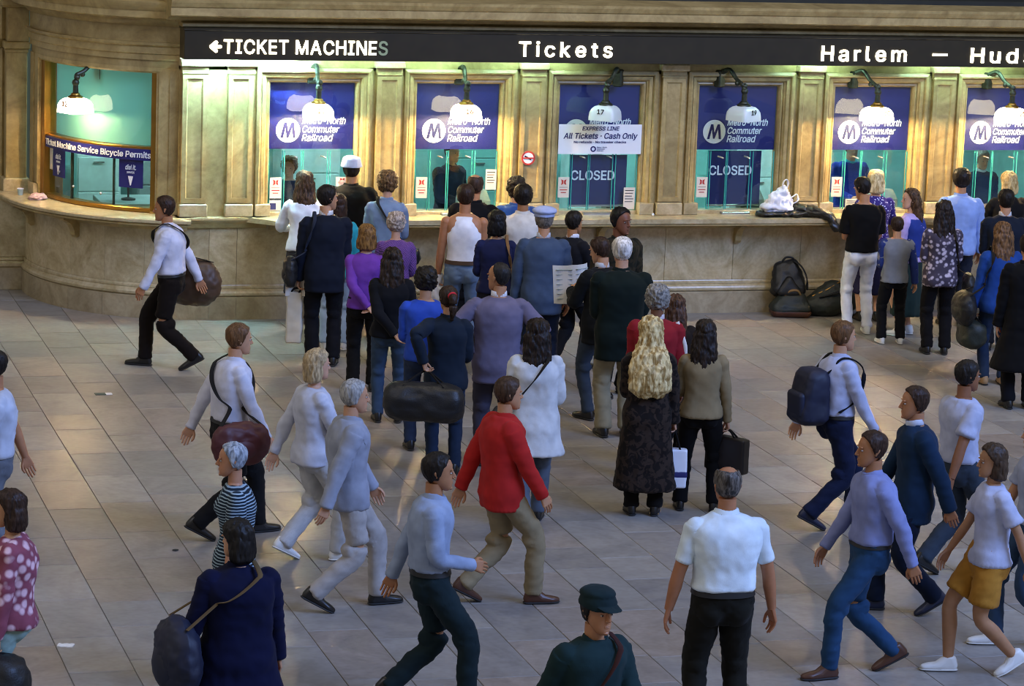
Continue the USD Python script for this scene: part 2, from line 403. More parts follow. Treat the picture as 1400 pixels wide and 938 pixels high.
# ---- cornice over the sign
cor = structure('trim_2')
xe = XR
part('cornice_fascia', straight(-1.62, xe, [(-.1, 3.20), (.24, 3.20), (.26, 3.235), (.40, 3.25), (.42, 3.262), (.42, 3.34), (.435, 3.352), (.46, 3.40), (.465, 3.43), (-.1, 3.45)]), STONE, cor)
part('cornice_fillet', straight(-1.46, xe, [(-.1, 3.125), (.19, 3.125), (.205, 3.135), (.205, 3.16), (.19, 3.17), (-.1, 3.17)]), STONE, cor)
part('cornice_bed', straight(-1.50, xe, [(-.1, 3.16), (.10, 3.16), (.14, 3.20), (-.1, 3.20)]), STONE, cor)
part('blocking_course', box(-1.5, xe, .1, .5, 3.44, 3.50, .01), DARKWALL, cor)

# ---- upper part of the curved corner
part('window_pier', curved(1, 11, rect(-.34, -.06, 1.10, 2.72)), STONE, cw)
part('window_pier', curved(70, 84, rect(-.34, -.06, 1.10, 2.72)), STONE, cw)
part('pilaster_strip', curved(2, 7, rect(-.06, -.03, 1.24, 2.66, .006)), STONE, cw)
part('pilaster_strip', curved(75, 82, rect(-.06, -.03, 1.24, 2.66, .006)), STONE, cw)
part('base_block', curved(1.5, 10, rect(-.07, -.015, 1.11, 1.24, .006)), STONE2, cw)
part('base_block', curved(71, 83.5, rect(-.07, -.015, 1.11, 1.24, .006)), STONE2, cw)
part('lintel', curved(1, 86, rect(-.34, -.05, 2.66, 2.75)), STONE, cw, smooth=30)
ent = structure('trim_3')
part('architrave', curved(0, 87, [(-.3, 2.74), (-.03, 2.74), (-.03, 2.80), (-.012, 2.81), (-.012, 2.88), (.02, 2.90), (.025, 2.93), (-.3, 2.93)]), STONE, ent, smooth=30)
part('frieze', curved(0, 87, rect(-.3, -.03, 2.93, 3.10)), STONE, ent, smooth=30)
part('cornice', curved(0, 87, [(-.3, 3.10), (-.01, 3.10), (.03, 3.14), (.04, 3.17), (.16, 3.19), (.175, 3.20), (.175, 3.27), (.19, 3.28), (.23, 3.34), (.235, 3.37), (-.3, 3.39)]), STONE, ent, smooth=30)
part('blocking_course', curved(0, 87, rect(-.3, .05, 3.38, 3.75)), STONE, ent, smooth=30)

w0 = structure('window_7')
part('jamb', curved(11, 14.5, [(-.30, 1.11), (-.075, 1.11), (-.085, 1.13), (-.085, 2.66), (-.30, 2.66)]), BRASS, w0)
part('jamb', curved(68, 71, [(-.30, 1.11), (-.075, 1.11), (-.085, 1.13), (-.085, 2.66), (-.30, 2.66)]), BRASS, w0)
part('frame_moulding', curved(7, 11, rect(-.08, -.045, 1.24, 2.66, .01)), STONE, w0)
part('frame_moulding', curved(71, 75, rect(-.08, -.045, 1.24, 2.66, .01)), STONE, w0)
part('head_moulding', curved(8, 74, [(-.2, 2.60), (-.07, 2.60), (-.06, 2.615), (-.045, 2.62), (-.045, 2.66), (-.2, 2.66)]), STONE, w0, smooth=30)
part('sill_rail', curved(14, 68.5, rect(-.22, -.10, 1.11, 1.16, .008)), BRASS, w0, smooth=30)
part('transom', curved(14, 68.5, rect(-.23, -.11, 1.775, 1.81, .008)), BRASS, w0, smooth=30)
part('glass_pane', curved(14, 68.5, rect(-.160, -.154, 1.81, 2.61)), PANE, w0, smooth=30)
part('backing_panel', curved(13, 69.5, rect(-.235, -.225, 1.80, 2.61)), LIT_PANEL, w0, smooth=30)
for a, b in ((14.5, 31), (31.5, 52), (52.5, 68)):
    pn = part('glass_panel', curved(a, b, rect(-.160, -.154, 1.16, 1.78)), PANE, w0)
for t in (31.2, 52.2):
    part('mullion', curved(t - .25, t + .25, rect(-.17, -.14, 1.16, 1.78), 3), BRONZE, w0)
for t, z in ((33, 1.30), (24, 1.42), (47, 1.27)):
    p, nn = arc(t, t + 1, 2); q = p[0] + nn[0] * -.13
    part('clip', sphere((q[0], q[1], z), .016), STEEL, w0)

# ---- left pier that closes the curve and the passage wall behind it
px0, px1, py = -3.06, -2.74, 1.98
pier = data(UsdGeom.Xform.Define(stage, f'{cw.GetPath()}/pilaster').GetPrim())
part('shaft', box(px0 + .05, px1 - .04, py + .02, 3.2, 1.2, 2.66, .008), STONE, pier)
part('dado_block', box(px0 - .02, px1 + .01, py - .02, 3.2, .36, 1.08, .008), STONE2, pier)
part('plinth_block', box(px0 - .05, px1 + .04, py - .06, 3.2, 0, .25, .008), PLINTH, pier)
part('plinth_moulding', box(px0 - .06, px1 + .045, py - .07, 3.2, .25, .32, .02), STONE2, pier)
part('dado_moulding', box(px0 - .035, px1 + .02, py - .035, 3.2, .32, .36, .01), STONE2, pier)
part('base_block', box(px0 + .02, px1 - .01, py - .02, 3.2, 1.08, 1.24, .01), STONE2, pier)
part('neck_moulding', box(px0 + .04, px1 - .03, py + .01, 3.2, 2.62, 2.66, .008), STONE, pier)
part('capital', box(px0 + .02, px1 - .01, py - .01, 3.2, 2.66, 2.74, .014), STONE, pier)
part('frieze_block', box(px0 + .06, px1 - .02, py + .03, 3.2, 2.74, 3.12, .008), STONE, pier)
part('cornice_block', box(px0 - .03, px1 + .02, py - .06, 3.2, 3.12, 3.4, .03), STONE, pier)
pw = structure('wall_side')
def leaning(z0, z1, o, bev=.005):
    m = box(0, 4.6, -.3, o, z0, z1, bev); m.apply_transform(trimesh.transformations.rotation_matrix(math.radians(128), [0, 0, 1])); m.apply_translation([-3.06, 2.15, 0]); return m
part('stone_panel', leaning(.32, 1.06, 0), STONE, pw); part('plinth', leaning(0, .25, .06), PLINTH, pw); part('moulding', leaning(.25, .32, .07, .02), STONE2, pw)
part('stone_panel', leaning(1.06, 2.66, -.03), STONE, pw); part('capital', leaning(2.66, 2.75, .03, .01), STONE, pw); part('stone_panel', leaning(2.75, 6.0, -.02), STONE, pw)

# ---- backdrop wall above the ticket windows, the dark void painted into its colour
up = structure('wall_upper')
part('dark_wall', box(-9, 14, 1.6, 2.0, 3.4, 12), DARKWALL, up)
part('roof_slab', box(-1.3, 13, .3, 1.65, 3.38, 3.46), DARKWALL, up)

# ================================================================== BOOTHS BEHIND THE GLASS
bo = structure('wall_rear'); part('rear_wall', box(-2.45, 9.5, 3.3, 3.4, 0, 3.0), TEALWALL, bo)
bo = structure('wall_end'); part('side_wall', box(-2.62, -2.52, 2.2, 3.4, 0, 3.0), TEALWALL, bo); part('side_wall', box(9.4, 9.5, -.0, 3.4, 0, 3.0), TEALWALL, bo)
inner = [(p[0] - n[0] * .36, p[1] - n[1] * .36) for p, n in zip(*arc(6, 88, 30))]
plan = Polygon(inner + [(9.4, .32), (9.4, 3.3), (-2.5, 3.3), (-2.5, 2.2)])
def slab(z0, z1):
    e = trimesh.creation.extrude_polygon(plan.buffer(0), z1 - z0, engine='earcut'); e.apply_translation([0, 0, z0]); return e
bo = structure('floor'); part('booth_floor', slab(0, .18), BOOTHDARK, bo)
bo = structure('ceiling'); part('booth_ceiling', slab(2.9, 2.97), BOOTHWHITE, bo)
for k in range(6):
    x = k * S
    t = thing('work_shelf', 'grey work shelf just inside the glass of the ' + ['leftmost straight window', 'second straight window', 'express line window', 'closed window with lamp 19', 'fifth window', 'rightmost window'][k], 'shelf', (x, .45, 1.02), group='work shelves inside the booths')
    part('shelf_board', box(-.7, .7, -.15, .08, 0, .04, .004), GREY, t)
    for q in (-.6, .6): part('support', box(q, q + .04, -.10, .05, -.84, 0), STEEL, t)
for i, x in enumerate([-1.2, .9, 2.5, 4.1, 5.7, 7.3]):
    L = UsdLux.RectLight.Define(stage, f'/World/booth_lamp_{i:03d}' if i else '/World/booth_lamp')
    L.CreateWidthAttr(1.2); L.CreateHeightAttr(.5); L.CreateIntensityAttr(15.0); L.CreateColorAttr(Gf.Vec3f(.66, 1.0, .98))
    L.AddTranslateOp().Set(Gf.Vec3d(x, 1.7, 2.86))
r2 = random.Random(11)
def cabinet(x, y, w, d, h, mat, label, n=3):
    t = thing('filing_cabinet', label, 'cabinet', (x, y, .18), group='cabinets in the ticket booths')
    part('body', box(-w / 2, w / 2, 0, d, 0, h, .008), mat, t)
    for i in range(n):
        z0 = .04 + i * (h - .06) / n
        dr = part('drawer', box(-w / 2 + .02, w / 2 - .02, -.012, .004, z0, z0 + (h - .1) / n, .004), mat, t)
        part('handle', box(-.06, .06, -.03, -.01, z0 + (h - .1) / n - .06, z0 + (h - .1) / n - .045, .003), STEEL, dr)
cabinet(-1.9, 2.55, .5, .5, 1.25, BOOTHWHITE, 'white cabinet seen through the left panes of the curved bay window')
cabinet(-1.15, 2.6, .6, .5, 1.35, GREY, 'blue grey cabinet seen through the middle of the curved bay window')
cabinet(-.35, 2.5, .55, .5, 1.30, TEALPANEL, 'teal cabinet seen behind the first straight window from the left', 4)
cabinet(.55, 2.6, .7, .45, 1.55, BOOTHWHITE, 'pale cabinet behind the right part of the first straight window')
cabinet(2.6, 2.7, .6, .45, 1.6, TEALPANEL, 'teal cabinet behind the second postered window', 4)
cabinet(4.0, 2.6, .6, .45, 1.35, BOOTHWHITE, 'pale cabinet to the right of the CLOSED shade in the express window')
cabinet(6.1, 2.7, .6, .45, 1.45, BOOTHWHITE, 'pale cabinet behind the blue sweatered clerk')
def machine(x, y, z, label):
    t = thing('ticket_printer', label, 'machine', (x, y, z), group='ticket printers on the booth shelves')
    part('case', hull(mf(box(-.17, .17, -.10, .10, 0, .16)), mf(box(-.15, .15, -.0, .09, .2, .26))), GREY, t)
    part('screen', box(-.11, .11, -.106, -.09, .05, .14), BOOTHDARK, t); part('slot', box(-.06, .06, -.108, -.098, .02, .03), BLACK, t)
for k, x in enumerate([.27, 1.9, 3.52, 5.1, 6.72]):
    machine(x, .42, 1.06, 'grey ticket printer behind the glass of the ' + ['first straight window from the left', 'second straight window from the left', 'express line window', 'closed window with lamp 19', 'window of the blue sweatered clerk'][k])
for i, (x, z, w, h, mt) in enumerate([(-1.75, 1.95, .5, .45, BOOTHDARK), (.2, 1.72, .9, .35, BOOTHDARK), (1.0, 2.0, .5, .6, BOOTHWHITE), (3.2, 1.9, .5, .5, BOOTHDARK), (6.9, 1.95, .8, .6, BOOTHDARK), (8.3, 2.0, .7, .6, BOOTHDARK)]):
    t = thing('notice_board', 'board on the booth back wall behind the ' + ['curved bay window', 'first straight window', 'gap between the first and second windows', 'express window', 'window of the blue sweatered clerk', 'rightmost window'][i], 'board', (x, 3.3, z), group='boards on the booth back wall')
    part('panel', box(-w / 2, w / 2, -.03, 0, -h / 2, h / 2), mt, t)
    part('frame', prism(sbox(-w / 2 - .02, -h / 2 - .02, w / 2 + .02, h / 2 + .02).difference(sbox(-w / 2, -h / 2, w / 2, h / 2)), -.04, 0), STEEL, t)
def lamp_in_booth():
    t = thing('desk_lamp', 'dark hooded desk lamp behind the left pane of the curved bay window', 'lamp', (-1.72, 1.55, 1.06))
    part('base', lathe([(.08, 0), (.08, .015), (.02, .03)], 16), BLACK, t); part('stem', tube([(0, 0, .03), (0, .02, .4), (0, -.06, .62)], .012, 8), BLACK, t)
    part('hood', hull(mf(box(-.16, .16, -.14, .0, .58, .6)), mf(box(-.08, .08, -.1, -.04, .64, .66))), BLACK, t)
    t2 = thing('desk', 'booth desk behind the curved bay window', 'desk', (-1.3, 1.6, .18))
    part('desk_top', box(-.75, .6, -.35, .35, .82, .88, .006), GREY, t2); part('front_panel', box(-.7, .55, .25, .3, 0, .82), TEALPANEL, t2)
    for s in (-.68, .5): part('side_panel', box(s, s + .03, -.3, .3, 0, .82), TEALPANEL, t2)
lamp_in_booth()

# ================================================================== SIGN, POSTERS, CARDS, LAMPS
def sign_board():
    t = thing('sign', 'long black fascia sign with white lit letters above the ticket windows', 'sign', (-.03, -.11, .011))
    part('face', box(-1.42, XR, -.17, -.15, 2.785, 3.09, .004), SIGN_BLACK, t)
    part('top_rail', box(-1.43, XR, -.185, .105, 3.085, 3.112, .006), SIGN_BLACK, t)
    part('end_cap', box(-1.42, -1.40, -.15, .105, 2.785, 3.09), SIGN_BLACK, t)
    part('back_rail', box(-1.40, XR, .07, .105, 2.95, 3.08), SIGN_BLACK, t)
    # fluorescent tubes in the open bottom of the box
    for a, b, mt in ((-1.30, -.12, TUBE), (1.95, 2.85, TUBE_DIM), (.15, 1.7, TUBE_DIM), (5.3, 6.0, TUBE_DIM), (6.85, 8.0, TUBE_DIM)):
        part('fluorescent_tube', tube([(a, -.10, 2.86), (b, -.10, 2.86)], .016, 8, k=2), mt, t)
    y = -.172
    def run(s, x0, x1, h, z, dim=()):
        adv = 0; ms = []
        for i, ch in enumerate(s):
            if ch == ' ': adv += h * (.42); continue
            m = meshkit.text_mesh(ch, h, .012, True); v = np.array(m.vertices); v[:, 0] -= v[:, 0].min(); ms.append((i, m, v, adv)); adv += v[:, 0].max() + h * gap
        k = (x1 - x0) / (adv - h * gap)
        for i, m, v, a in ms:
            gw = v[:, 0].max(); v[:, 0] = v[:, 0] * min(k, 1.25) + a * k + (gw * (k - min(k, 1.25)) / 2)
            m.vertices = np.stack([x0 + v[:, 0], y - v[:, 2], z + v[:, 1]], 1)
            part('letter', m, LETTER_DIM if i in dim else LETTER, t)
    gap = .17
    from shapely.geometry import LineString
    ar = LineString([(-1.09, 2.965), (-1.14, 2.922), (-1.09, 2.879)]).buffer(.021).union(LineString([(-1.13, 2.922), (-1.045, 2.922)]).buffer(.018))
    part('arrow', prism(ar.simplify(.002), y - .012, y), LETTER, t)
    run('TICKET MACHINES', -1.01, .745, .142, 2.853, dim=(14,))
    gap = .36
    run('Tickets', 2.185, 3.235, .155, 2.855)
    run('Harlem', 5.645, 6.66, .16, 2.842)
    part('dash', box(6.97, 7.15, y - .012, y, 2.905, 2.935), LETTER, t)
    run('Hudson', 7.43, 8.62, .16, 2.838)
sign_board()

ords = ['leftmost', 'second', 'express line', 'closed', 'fifth', 'rightmost']
def emblem(t, x, z, y, r, disc, ink):
    e = trimesh.creation.cylinder(r, .004, sections=40); v = np.array(e.vertices); e.vertices = np.stack([x + v[:, 0], y - .002 + v[:, 2], z + v[:, 1]], 1); e.fix_normals()
    part('emblem_disc', e, disc, t)
    q = r * .62
    m = Polygon([(-1.05, -1), (-.55, 1), (-.2, 1), (.02, -.15), (.45, 1), (.8, 1), (1.05, -1), (.72, -1), (.55, .35), (.08, -.95), (-.16, -.95), (-.38, .35), (-.7, -1)])
    m = Polygon([(x + a * q * .95, z + b * q) for a, b in m.exterior.coords])
    part('emblem_letter', prism(m, y - .007, y - .003), ink, t)
desc = ['behind the leftmost straight window lamp', 'above the balding man', 'half covered by the white express line sign', 'behind the unlit lamp numbered 19', 'above the blonde woman in purple', 'at the right edge of the photo']
for k in range(6):
    xc = k * S
    t = thing('window_poster', 'navy railroad poster with white M emblem, ' + desc[k], 'poster', (xc, .105, 0), group='blue railroad posters in the window heads')
    part('panel', box(-.458, .458, 0, .012, 1.815, 2.55), NAVY, t)
    emblem(t, -.255, 2.015, -.001, .132, WHITE, NAVY)
    for i, s in enumerate(('Metro-North', 'Commuter', 'Railroad')):
        part('lettering', text(s, .072, -.105, 2.085 - i * .092, -.001, .004, True, .2, (.47, .40, .33)[i]), WHITE, t)
def express():
    t = thing('sign', 'white express line sign, all tickets cash only, across the third straight window', 'sign', (2 * S, .02, 0))
    part('panel', box(-.475, .475, 0, .012, 1.775, 2.10), WHITE, t)
    for s, h, z, w in (('EXPRESS LINE', .042, 2.035, .42), ('All Tickets · Cash Only', .06, 1.945, .84), ('No refunds · No traveler checks', .024, 1.895, .60)):
        part('lettering', text(s, h, 0, z, -.001, .003, True, .2 if h > .03 else 0, w, True), INK, t)
    e = trimesh.creation.annulus(.018, .032, .004, sections=24); v = np.array(e.vertices); e.vertices = np.stack([v[:, 0] - .075, -.002 + v[:, 2], 1.83 + v[:, 1]], 1); e.fix_normals(); part('emblem', e, INK, t)
    for i, s in enumerate(('Metro-North', 'Commuter', 'Railroad')): part('lettering', text(s, .014, -.035, 1.842 - i * .019, -.001, .002, False, .2), INK, t)
express()
for k, x0, x1, zt, zl, lab in ((2, -.30, .36, 1.75, 1.475, 'navy CLOSED shade under the express line sign'), (3, -.30, .33, 1.80, 1.53, 'navy CLOSED shade behind the window with lamp 19')):
    t = thing('closed_sign', lab, 'sign', (k * S, .14, 0), group='navy closed shades')
    part('panel', box(x0, x1, 0, .012, 1.19, zt), NAVY2, t)
    part('lettering', text('CLOSED', .10, x0 + .02, zl, -.001, .004, True, 0, .50), plain(f'shade_print_{k}', 'e4e8ee', .5), t)
    part('bottom_rail', box(x0, x1, -.006, .018, 1.175, 1.20, .004), STEEL, t)

def card(x, z, w, h, y, label, red=True, blue=False):
    t = thing('notice_card', label, 'notice', (x, y, z), group='small notice cards on the ticket windows')
    part('sheet', box(-w / 2, w / 2, 0, .004, 0, h), CREAM, t)
    if red:
        for a in (-1, 1): part('emblem', prism(Polygon([(a * .004, h * .68), (a * .03, h * .62), (a * .022, h * .76), (a * .03, h * .9), (a * .004, h * .84)]), -.003, 0), RED, t)
        for i, ww in enumerate((.085, .06)): part('print_line', box(-ww / 2, ww / 2, -.002, 0, h * (.36 - .13 * i), h * (.40 - .13 * i)), RED, t)
        part('print_line', box(-.045, .045, -.002, 0, h * .5, h * .515), BLACK, t)
    elif blue:
        part('print_block', box(-w / 2 + .005, w / 2 - .055, -.002, 0, .01, h - .03), INK, t)
    else:
        for i in range(5): part('print_line', box(-w / 2 + .015, w / 2 - .015 - .01 * (i % 3), -.002, 0, h * (.85 - .13 * i), h * (.88 - .13 * i)), BLACK, t)
for k in (0, 1, 2, 3, 4):
    card(k * S - .385, 1.29, .125, .225, .055, 'cream card with red emblem low on the left pane, ' + ords[k] + ' ticket window')
card(-.385, 1.16, .125, .11, .055, 'small card with navy square under the leftmost notice card', False, True)
card(2 * S + .375, 1.16, .13, .24, .055, 'printed white notice low on the right pane of the express window', False)
card(1 * S + .39, 1.38, .12, .22, .055, 'printed white notice on the right pane beside the balding man', False)
card(.34, 1.42, .14, .1, .055, 'small white card with red lines behind the capped man', True)
card(4 * S - .20, 1.13, .16, .14, .03, 'white paper card standing on the sill left of the black shirted man', False)
card(3 * S + .41, 1.16, .12, .10, .03, 'blank looking white card on the sill left of the plastic bag', False)

def nosmoking():
    P = atY(722, 216, -.062)
    t = thing('sign', 'small round no smoking sign on the stone pilaster', 'sign', (P[0], -.063, P[2]))
    def disc(r0, r1, th, y):
        e = trimesh.creation.cylinder(r1, th, sections=32) if r0 == 0 else trimesh.creation.annulus(r0, r1, th, sections=32)
        v = np.array(e.vertices); e.vertices = np.stack([v[:, 0], y + v[:, 2], v[:, 1]], 1); e.fix_normals(); return e
    part('plate', disc(0, .078, .004, -.002), WHITE, t); part('ring', disc(.060, .078, .004, -.005), RED, t)
    c = box(-.045, .035, -.009, -.004, -.008, .008); part('cigarette', rot(c, 28), BLACK, t)
    part('bar', box(-.064, .064, -.012, -.006, -.007, .007), RED, t)
def rot(m, deg, axis=(0, 1, 0)):
    m.apply_transform(trimesh.transformations.rotation_matrix(math.radians(deg), axis)); return m
nosmoking()

def window_lamp(label, pos, turn, lit, number, power=2400.0, arm=.40):
    """bronze bracket and arm from the frieze, socket, square cloister-domed glass shade"""
    t = thing('window_lamp', label, 'lamp', pos, turn, group='glass lamps before the ticket windows')
    part('wall_plate', box(-.05, .05, arm - .08, arm + .01, .33, .52, .012), BRONZE, t)
    part('scroll', tube([(0, arm - .07, .50), (.02, arm - .16, .53), (.01, arm - .27, .44), (-.01, arm - .36, .40), (0, .02, .37), (0, 0, .33)], [.03, .026, .022, .022, .024, .028], 10), BRONZE, t)
    part('knuckle', union([sphere((0, 0, .32), .04), sphere((.01, .01, .375), .034), sphere((-.01, .1, .40), .03)]), BRONZE, t)
    part('stem', tube([(0, 0, .32), (0, 0, .20)], [.026, .032], 12), BRONZE, t)
    part('socket', lathe([(.028, .215), (.045, .205), (.05, .19), (.075, .175), (.08, .16), (.02, .158)], 20), BRASS if lit else BRONZE, t)
    rings = []
    for z, r in ((.0, .150), (.04, .149), (.09, .143), (.125, .125), (.15, .098), (.165, .06), (.168, .03)):
        a = np.linspace(0, 2 * PI, 32, endpoint=False); e = .25 if r > .07 else .6
        rings.append(np.stack([r * np.sign(np.cos(a)) * np.abs(np.cos(a)) ** e, r * np.sign(np.sin(a)) * np.abs(np.sin(a)) ** e, np.full(32, z)], -1))
    outer = mf(loft(rings)); R2 = [np.c_[q[:, :2] * .93, q[:, 2] - .007] for q in rings[:-1]]
    shade = part('glass_shade', outer - mf(loft(R2)), GLASS_LIT if lit else GLASS_OFF, t, smooth=35)
    NUM = plain('lamp_number_' + ('lit' if lit else 'off') + number, '8a5a2a' if lit else '2a2c30', .6)
    m = text(number, .05, 0, .075, -.1475, .004, True, 0, None, True); part('number', m, NUM, shade)
    if lit:
        part('bulb', sphere((0, 0, .07), (.03, .03, .045)), glow('bulb_' + number, 'ffdca0', 40), t)
        L = UsdLux.SphereLight.Define(stage, f'{t.GetPath()}/bulb_light'); L.CreateRadiusAttr(.03); L.CreateIntensityAttr(power); L.CreateColorAttr(Gf.Vec3f(1.0, .66, .30))
        L.AddTranslateOp().Set(Gf.Vec3d(0, 0, .02))
lamps = [(435, 162, 0, True, '15', 'brightly lit glass lamp before the leftmost straight ticket window'), (637, 162, 0, True, '16', 'brightly lit glass lamp before the second ticket window'),
         (827, 165, 38, False, '17', 'unlit white glass lamp before the express line window'), (1016, 166, -30, False, '19', 'unlit white glass lamp with black number 19'),
         (1198, 166, -28, True, '20', 'lit glass lamp above the blonde woman in purple'), (1382, 166, -28, True, '21', 'lit glass lamp at the right edge of the photo')]
for x, y, turn, lit, num, lab in lamps:
    P = atY(x, y, -.31); window_lamp(lab, (P[0], -.31, 2.19), turn, lit, num)
Pl = atY(103, 154, .62)
window_lamp('lit glass lamp hanging before the curved bay window', (Pl[0], .62, 2.13), 58, True, '12', 1100.0, .38)

def strip_sign():
    t = thing('sign', 'narrow curved navy strip sign, ticket machine service bicycle permits, on the bay window', 'sign')
    part('strip', curved(13.5, 69.5, rect(-.135, -.10, 1.665, 1.785)), NAVY, t, smooth=30)
    n = len('Ticket Machine Service Bicycle Permits'); s = 'Ticket Machine Service Bicycle Permits'
    m = meshkit.text_mesh(s, .062, .004, True); v = np.array(m.vertices); v[:, 0] -= v[:, 0].min(); v[:, 0] /= v[:, 0].max()
    tt = np.radians(15 + v[:, 0] * 53 + (v[:, 1] - .03) * 2.2); o = -.099 + v[:, 2]
    p = np.stack([EC[0] - EA * np.cos(tt), EC[1] - EB * np.sin(tt)], 1); nn = np.stack([-np.cos(tt) / EA, -np.sin(tt) / EB], 1); nn /= np.linalg.norm(nn, axis=1, keepdims=True)
    q = p + nn * o[:, None]; m.vertices = np.c_[q, 1.695 + v[:, 1]]; part('lettering', m, WHITE, t)
strip_sign()
def sell_card(t0, t1, z0, z1, lab):
    t = thing('notice_card', lab, 'notice', group='navy cards in the bay window')
    part('sheet', curved(t0, t1, rect(-.150, -.146, z0, z1)), NAVY, t)
    def flat(m, tc):
        p, nn = arc(tc, tc + 1, 2); p = p[0] + nn[0] * -.145; m.apply_transform(trimesh.transformations.rotation_matrix(math.atan2(nn[0][0], -nn[0][1]), [0, 0, 1])); m.apply_translation([p[0], p[1], 0]); return m
    tc = (t0 + t1) / 2
    part('lettering', flat(text('dial', .05, -.065, z1 - .11, -.003, .003, True, .15, .075), tc), WHITE, t); part('lettering', flat(text('it.', .05, .022, z1 - .11, -.003, .003, True, .15, .04), tc), WHITE, t)
    part('lettering', flat(text('SERVICE', .02, 0, z1 - .15, -.003, .003, True, 0, .09, True), tc), WHITE, t)
    part('arrow', flat(prism(Polygon([(-.03, z1 - .18), (.03, z1 - .18), (.005, z1 - .28), (-.005, z1 - .28)]), -.006, -.003), tc), WHITE, t)
sell_card(18, 27, 1.36, 1.665, 'navy card with white arrow on the left panes of the bay window')
sell_card(54.5, 64.5, 1.36, 1.665, 'navy card with white arrow on the right panes of the bay window')
t = thing('notice_card', 'plain pinkish card at the left edge of the bay window', 'notice')
part('sheet', curved(15, 17.5, rect(-.150, -.146, 1.42, 1.66)), CREAM, t)
# ================================================================== PEOPLE
def cloth(name, col, kind='plain', col2=None, scale=20, rough=0.85):
    c = lin(col); lum = max(c); c = tuple(x * (.55 + .45 * min(1, lum / .35)) for x in c)      # dark cloths drink the light
    nodes = {'tc': ('texture_coordinate', {}), 'n': ('noise_texture', {'scale': 9.0, 'detail': 3.0}), 'hv': ('hsv', {}),
             'vr': ('map_range', {'from_min': .3, 'from_max': .7, 'to_min': .86, 'to_max': 1.14}), 'w': ('noise_texture', {'scale': 140.0, 'detail': 2.0}),
             'b': ('bump', {'strength': .15, 'distance': .004}), 'p': ('principled_bsdf', {'roughness': rough, 'specular_ior_level': .14, 'sheen_weight': .03, 'sheen_roughness': .5})}
    links = [('tc.object', 'n.vector'), ('tc.object', 'w.vector'), ('n.fac', 'vr.value'), ('vr.result', 'hv.value'), ('hv.color', 'p.base_color'), ('w.fac', 'b.height'), ('b.normal', 'p.normal')]
    if kind == 'plain':
        nodes['hv'] = ('hsv', {'color': c})
    else:
        c2 = lin(col2)
        if kind == 'stripe': nodes['t'] = ('wave_texture', {'scale': scale, 'bands_direction': 'z', 'distortion': 1.2, 'detail': 1.0, 'detail_scale': 1.0}); stops = [(0.62, c), (0.72, c2)]
        elif kind == 'plaid': nodes['t'] = ('wave_texture', {'scale': scale, 'bands_direction': 'diagonal', 'distortion': 3.0, 'detail': 2.0, 'detail_scale': 2.0}); stops = [(0.45, c), (0.75, c2)]
        elif kind == 'dots': nodes['t'] = ('voronoi_texture', {'scale': scale, 'feature': 'f1'}); stops = [(0.24, c2), (0.32, c)]
        elif kind == 'floral': nodes['t'] = ('voronoi_texture', {'scale': scale, 'feature': 'smooth_f1', 'smoothness': .3}); stops = [(0.28, c2), (0.5, c)]
        else: nodes['t'] = ('noise_texture', {'scale': scale, 'detail': 3.0, 'distortion': 1.0}); stops = [(0.47, c), (0.53, c2)]
        nodes['r'] = ('rgb_ramp', {'ramp': stops})
        links += [('tc.object', 't.vector'), ('t.distance' if kind in ('dots', 'floral') else 't.fac', 'r.fac'), ('r.color', 'hv.color')]
    return material(name, nodes, links)

_cl = {}
def C(col, kind='plain', col2=None, scale=20, rough=.85):
    k = (col, kind, col2, scale)
    if k not in _cl: _cl[k] = cloth(f'cloth_{len(_cl):03d}', col, kind, col2, scale, rough)
    return _cl[k]
def skin_mat(col):
    k = ('skin', col)
    if k not in _cl:
        c = lin(col)
        _cl[k] = material(f'skin_{len(_cl):03d}', {'tc': ('texture_coordinate', {}), 'n': ('noise_texture', {'scale': 18.0, 'detail': 3.0}), 'r': ('rgb_ramp', {'ramp': [(.35, tuple(x * .86 for x in c)), (.65, c)]}),
            'p': ('principled_bsdf', {'roughness': .5, 'specular_ior_level': .35, 'subsurface_weight': .08, 'subsurface_scale': .01})}, [('tc.object', 'n.vector'), ('n.fac', 'r.fac'), ('r.color', 'p.base_color')])
    return _cl[k]
def hair_mat(col, scale=60, col2=None):
    k = ('hair', col, scale, col2)
    if k not in _cl:
        c = lin(col); c2 = lin(col2) if col2 else tuple(min(1, x * 1.5 + .003) for x in c)
        _cl[k] = material(f'hair_{len(_cl):03d}', {'tc': ('texture_coordinate', {}), 'mp': ('mapping', {'scale': (1, 1, .22)}), 'n': ('noise_texture', {'scale': float(scale), 'detail': 4.0, 'distortion': .6}), 'r': ('rgb_ramp', {'ramp': [(.38, tuple(x * .7 for x in c)), (.62, c2)]}),
            'b': ('bump', {'strength': .6, 'distance': .006}), 'p': ('principled_bsdf', {'roughness': .5, 'specular_ior_level': .22})},
            [('tc.object', 'mp.vector'), ('mp.vector', 'n.vector'), ('n.fac', 'r.fac'), ('r.color', 'p.base_color'), ('n.fac', 'b.height'), ('b.normal', 'p.normal')])
    return _cl[k]
LEATHER = plain('shoe_black', '15120f', 0.35, vary=.2); LEATHER_BROWN = plain('shoe_brown', '4a2a1a', .4, vary=.2); SNEAKER = plain('sneaker_white', 'd9d7d0', .55, vary=.05)
SOLE = plain('sole_dark', '1c1a18', .7); SOLE_W = plain('sole_white', 'c9c6bd', .7); EYE = plain('eye_white', 'a89c90', .4); IRIS = plain('eye_iris', '2d2018', .25); LIP = plain('lip', '9a5a4c', .5)
SHOES = {'black': (LEATHER, SOLE), 'brown': (LEATHER_BROWN, SOLE), 'white': (SNEAKER, SOLE_W), 'tan': (plain('shoe_tan', '9a7a54', .6), SOLE), 'navy': (plain('boot_navy', '171d33', .45), SOLE)}

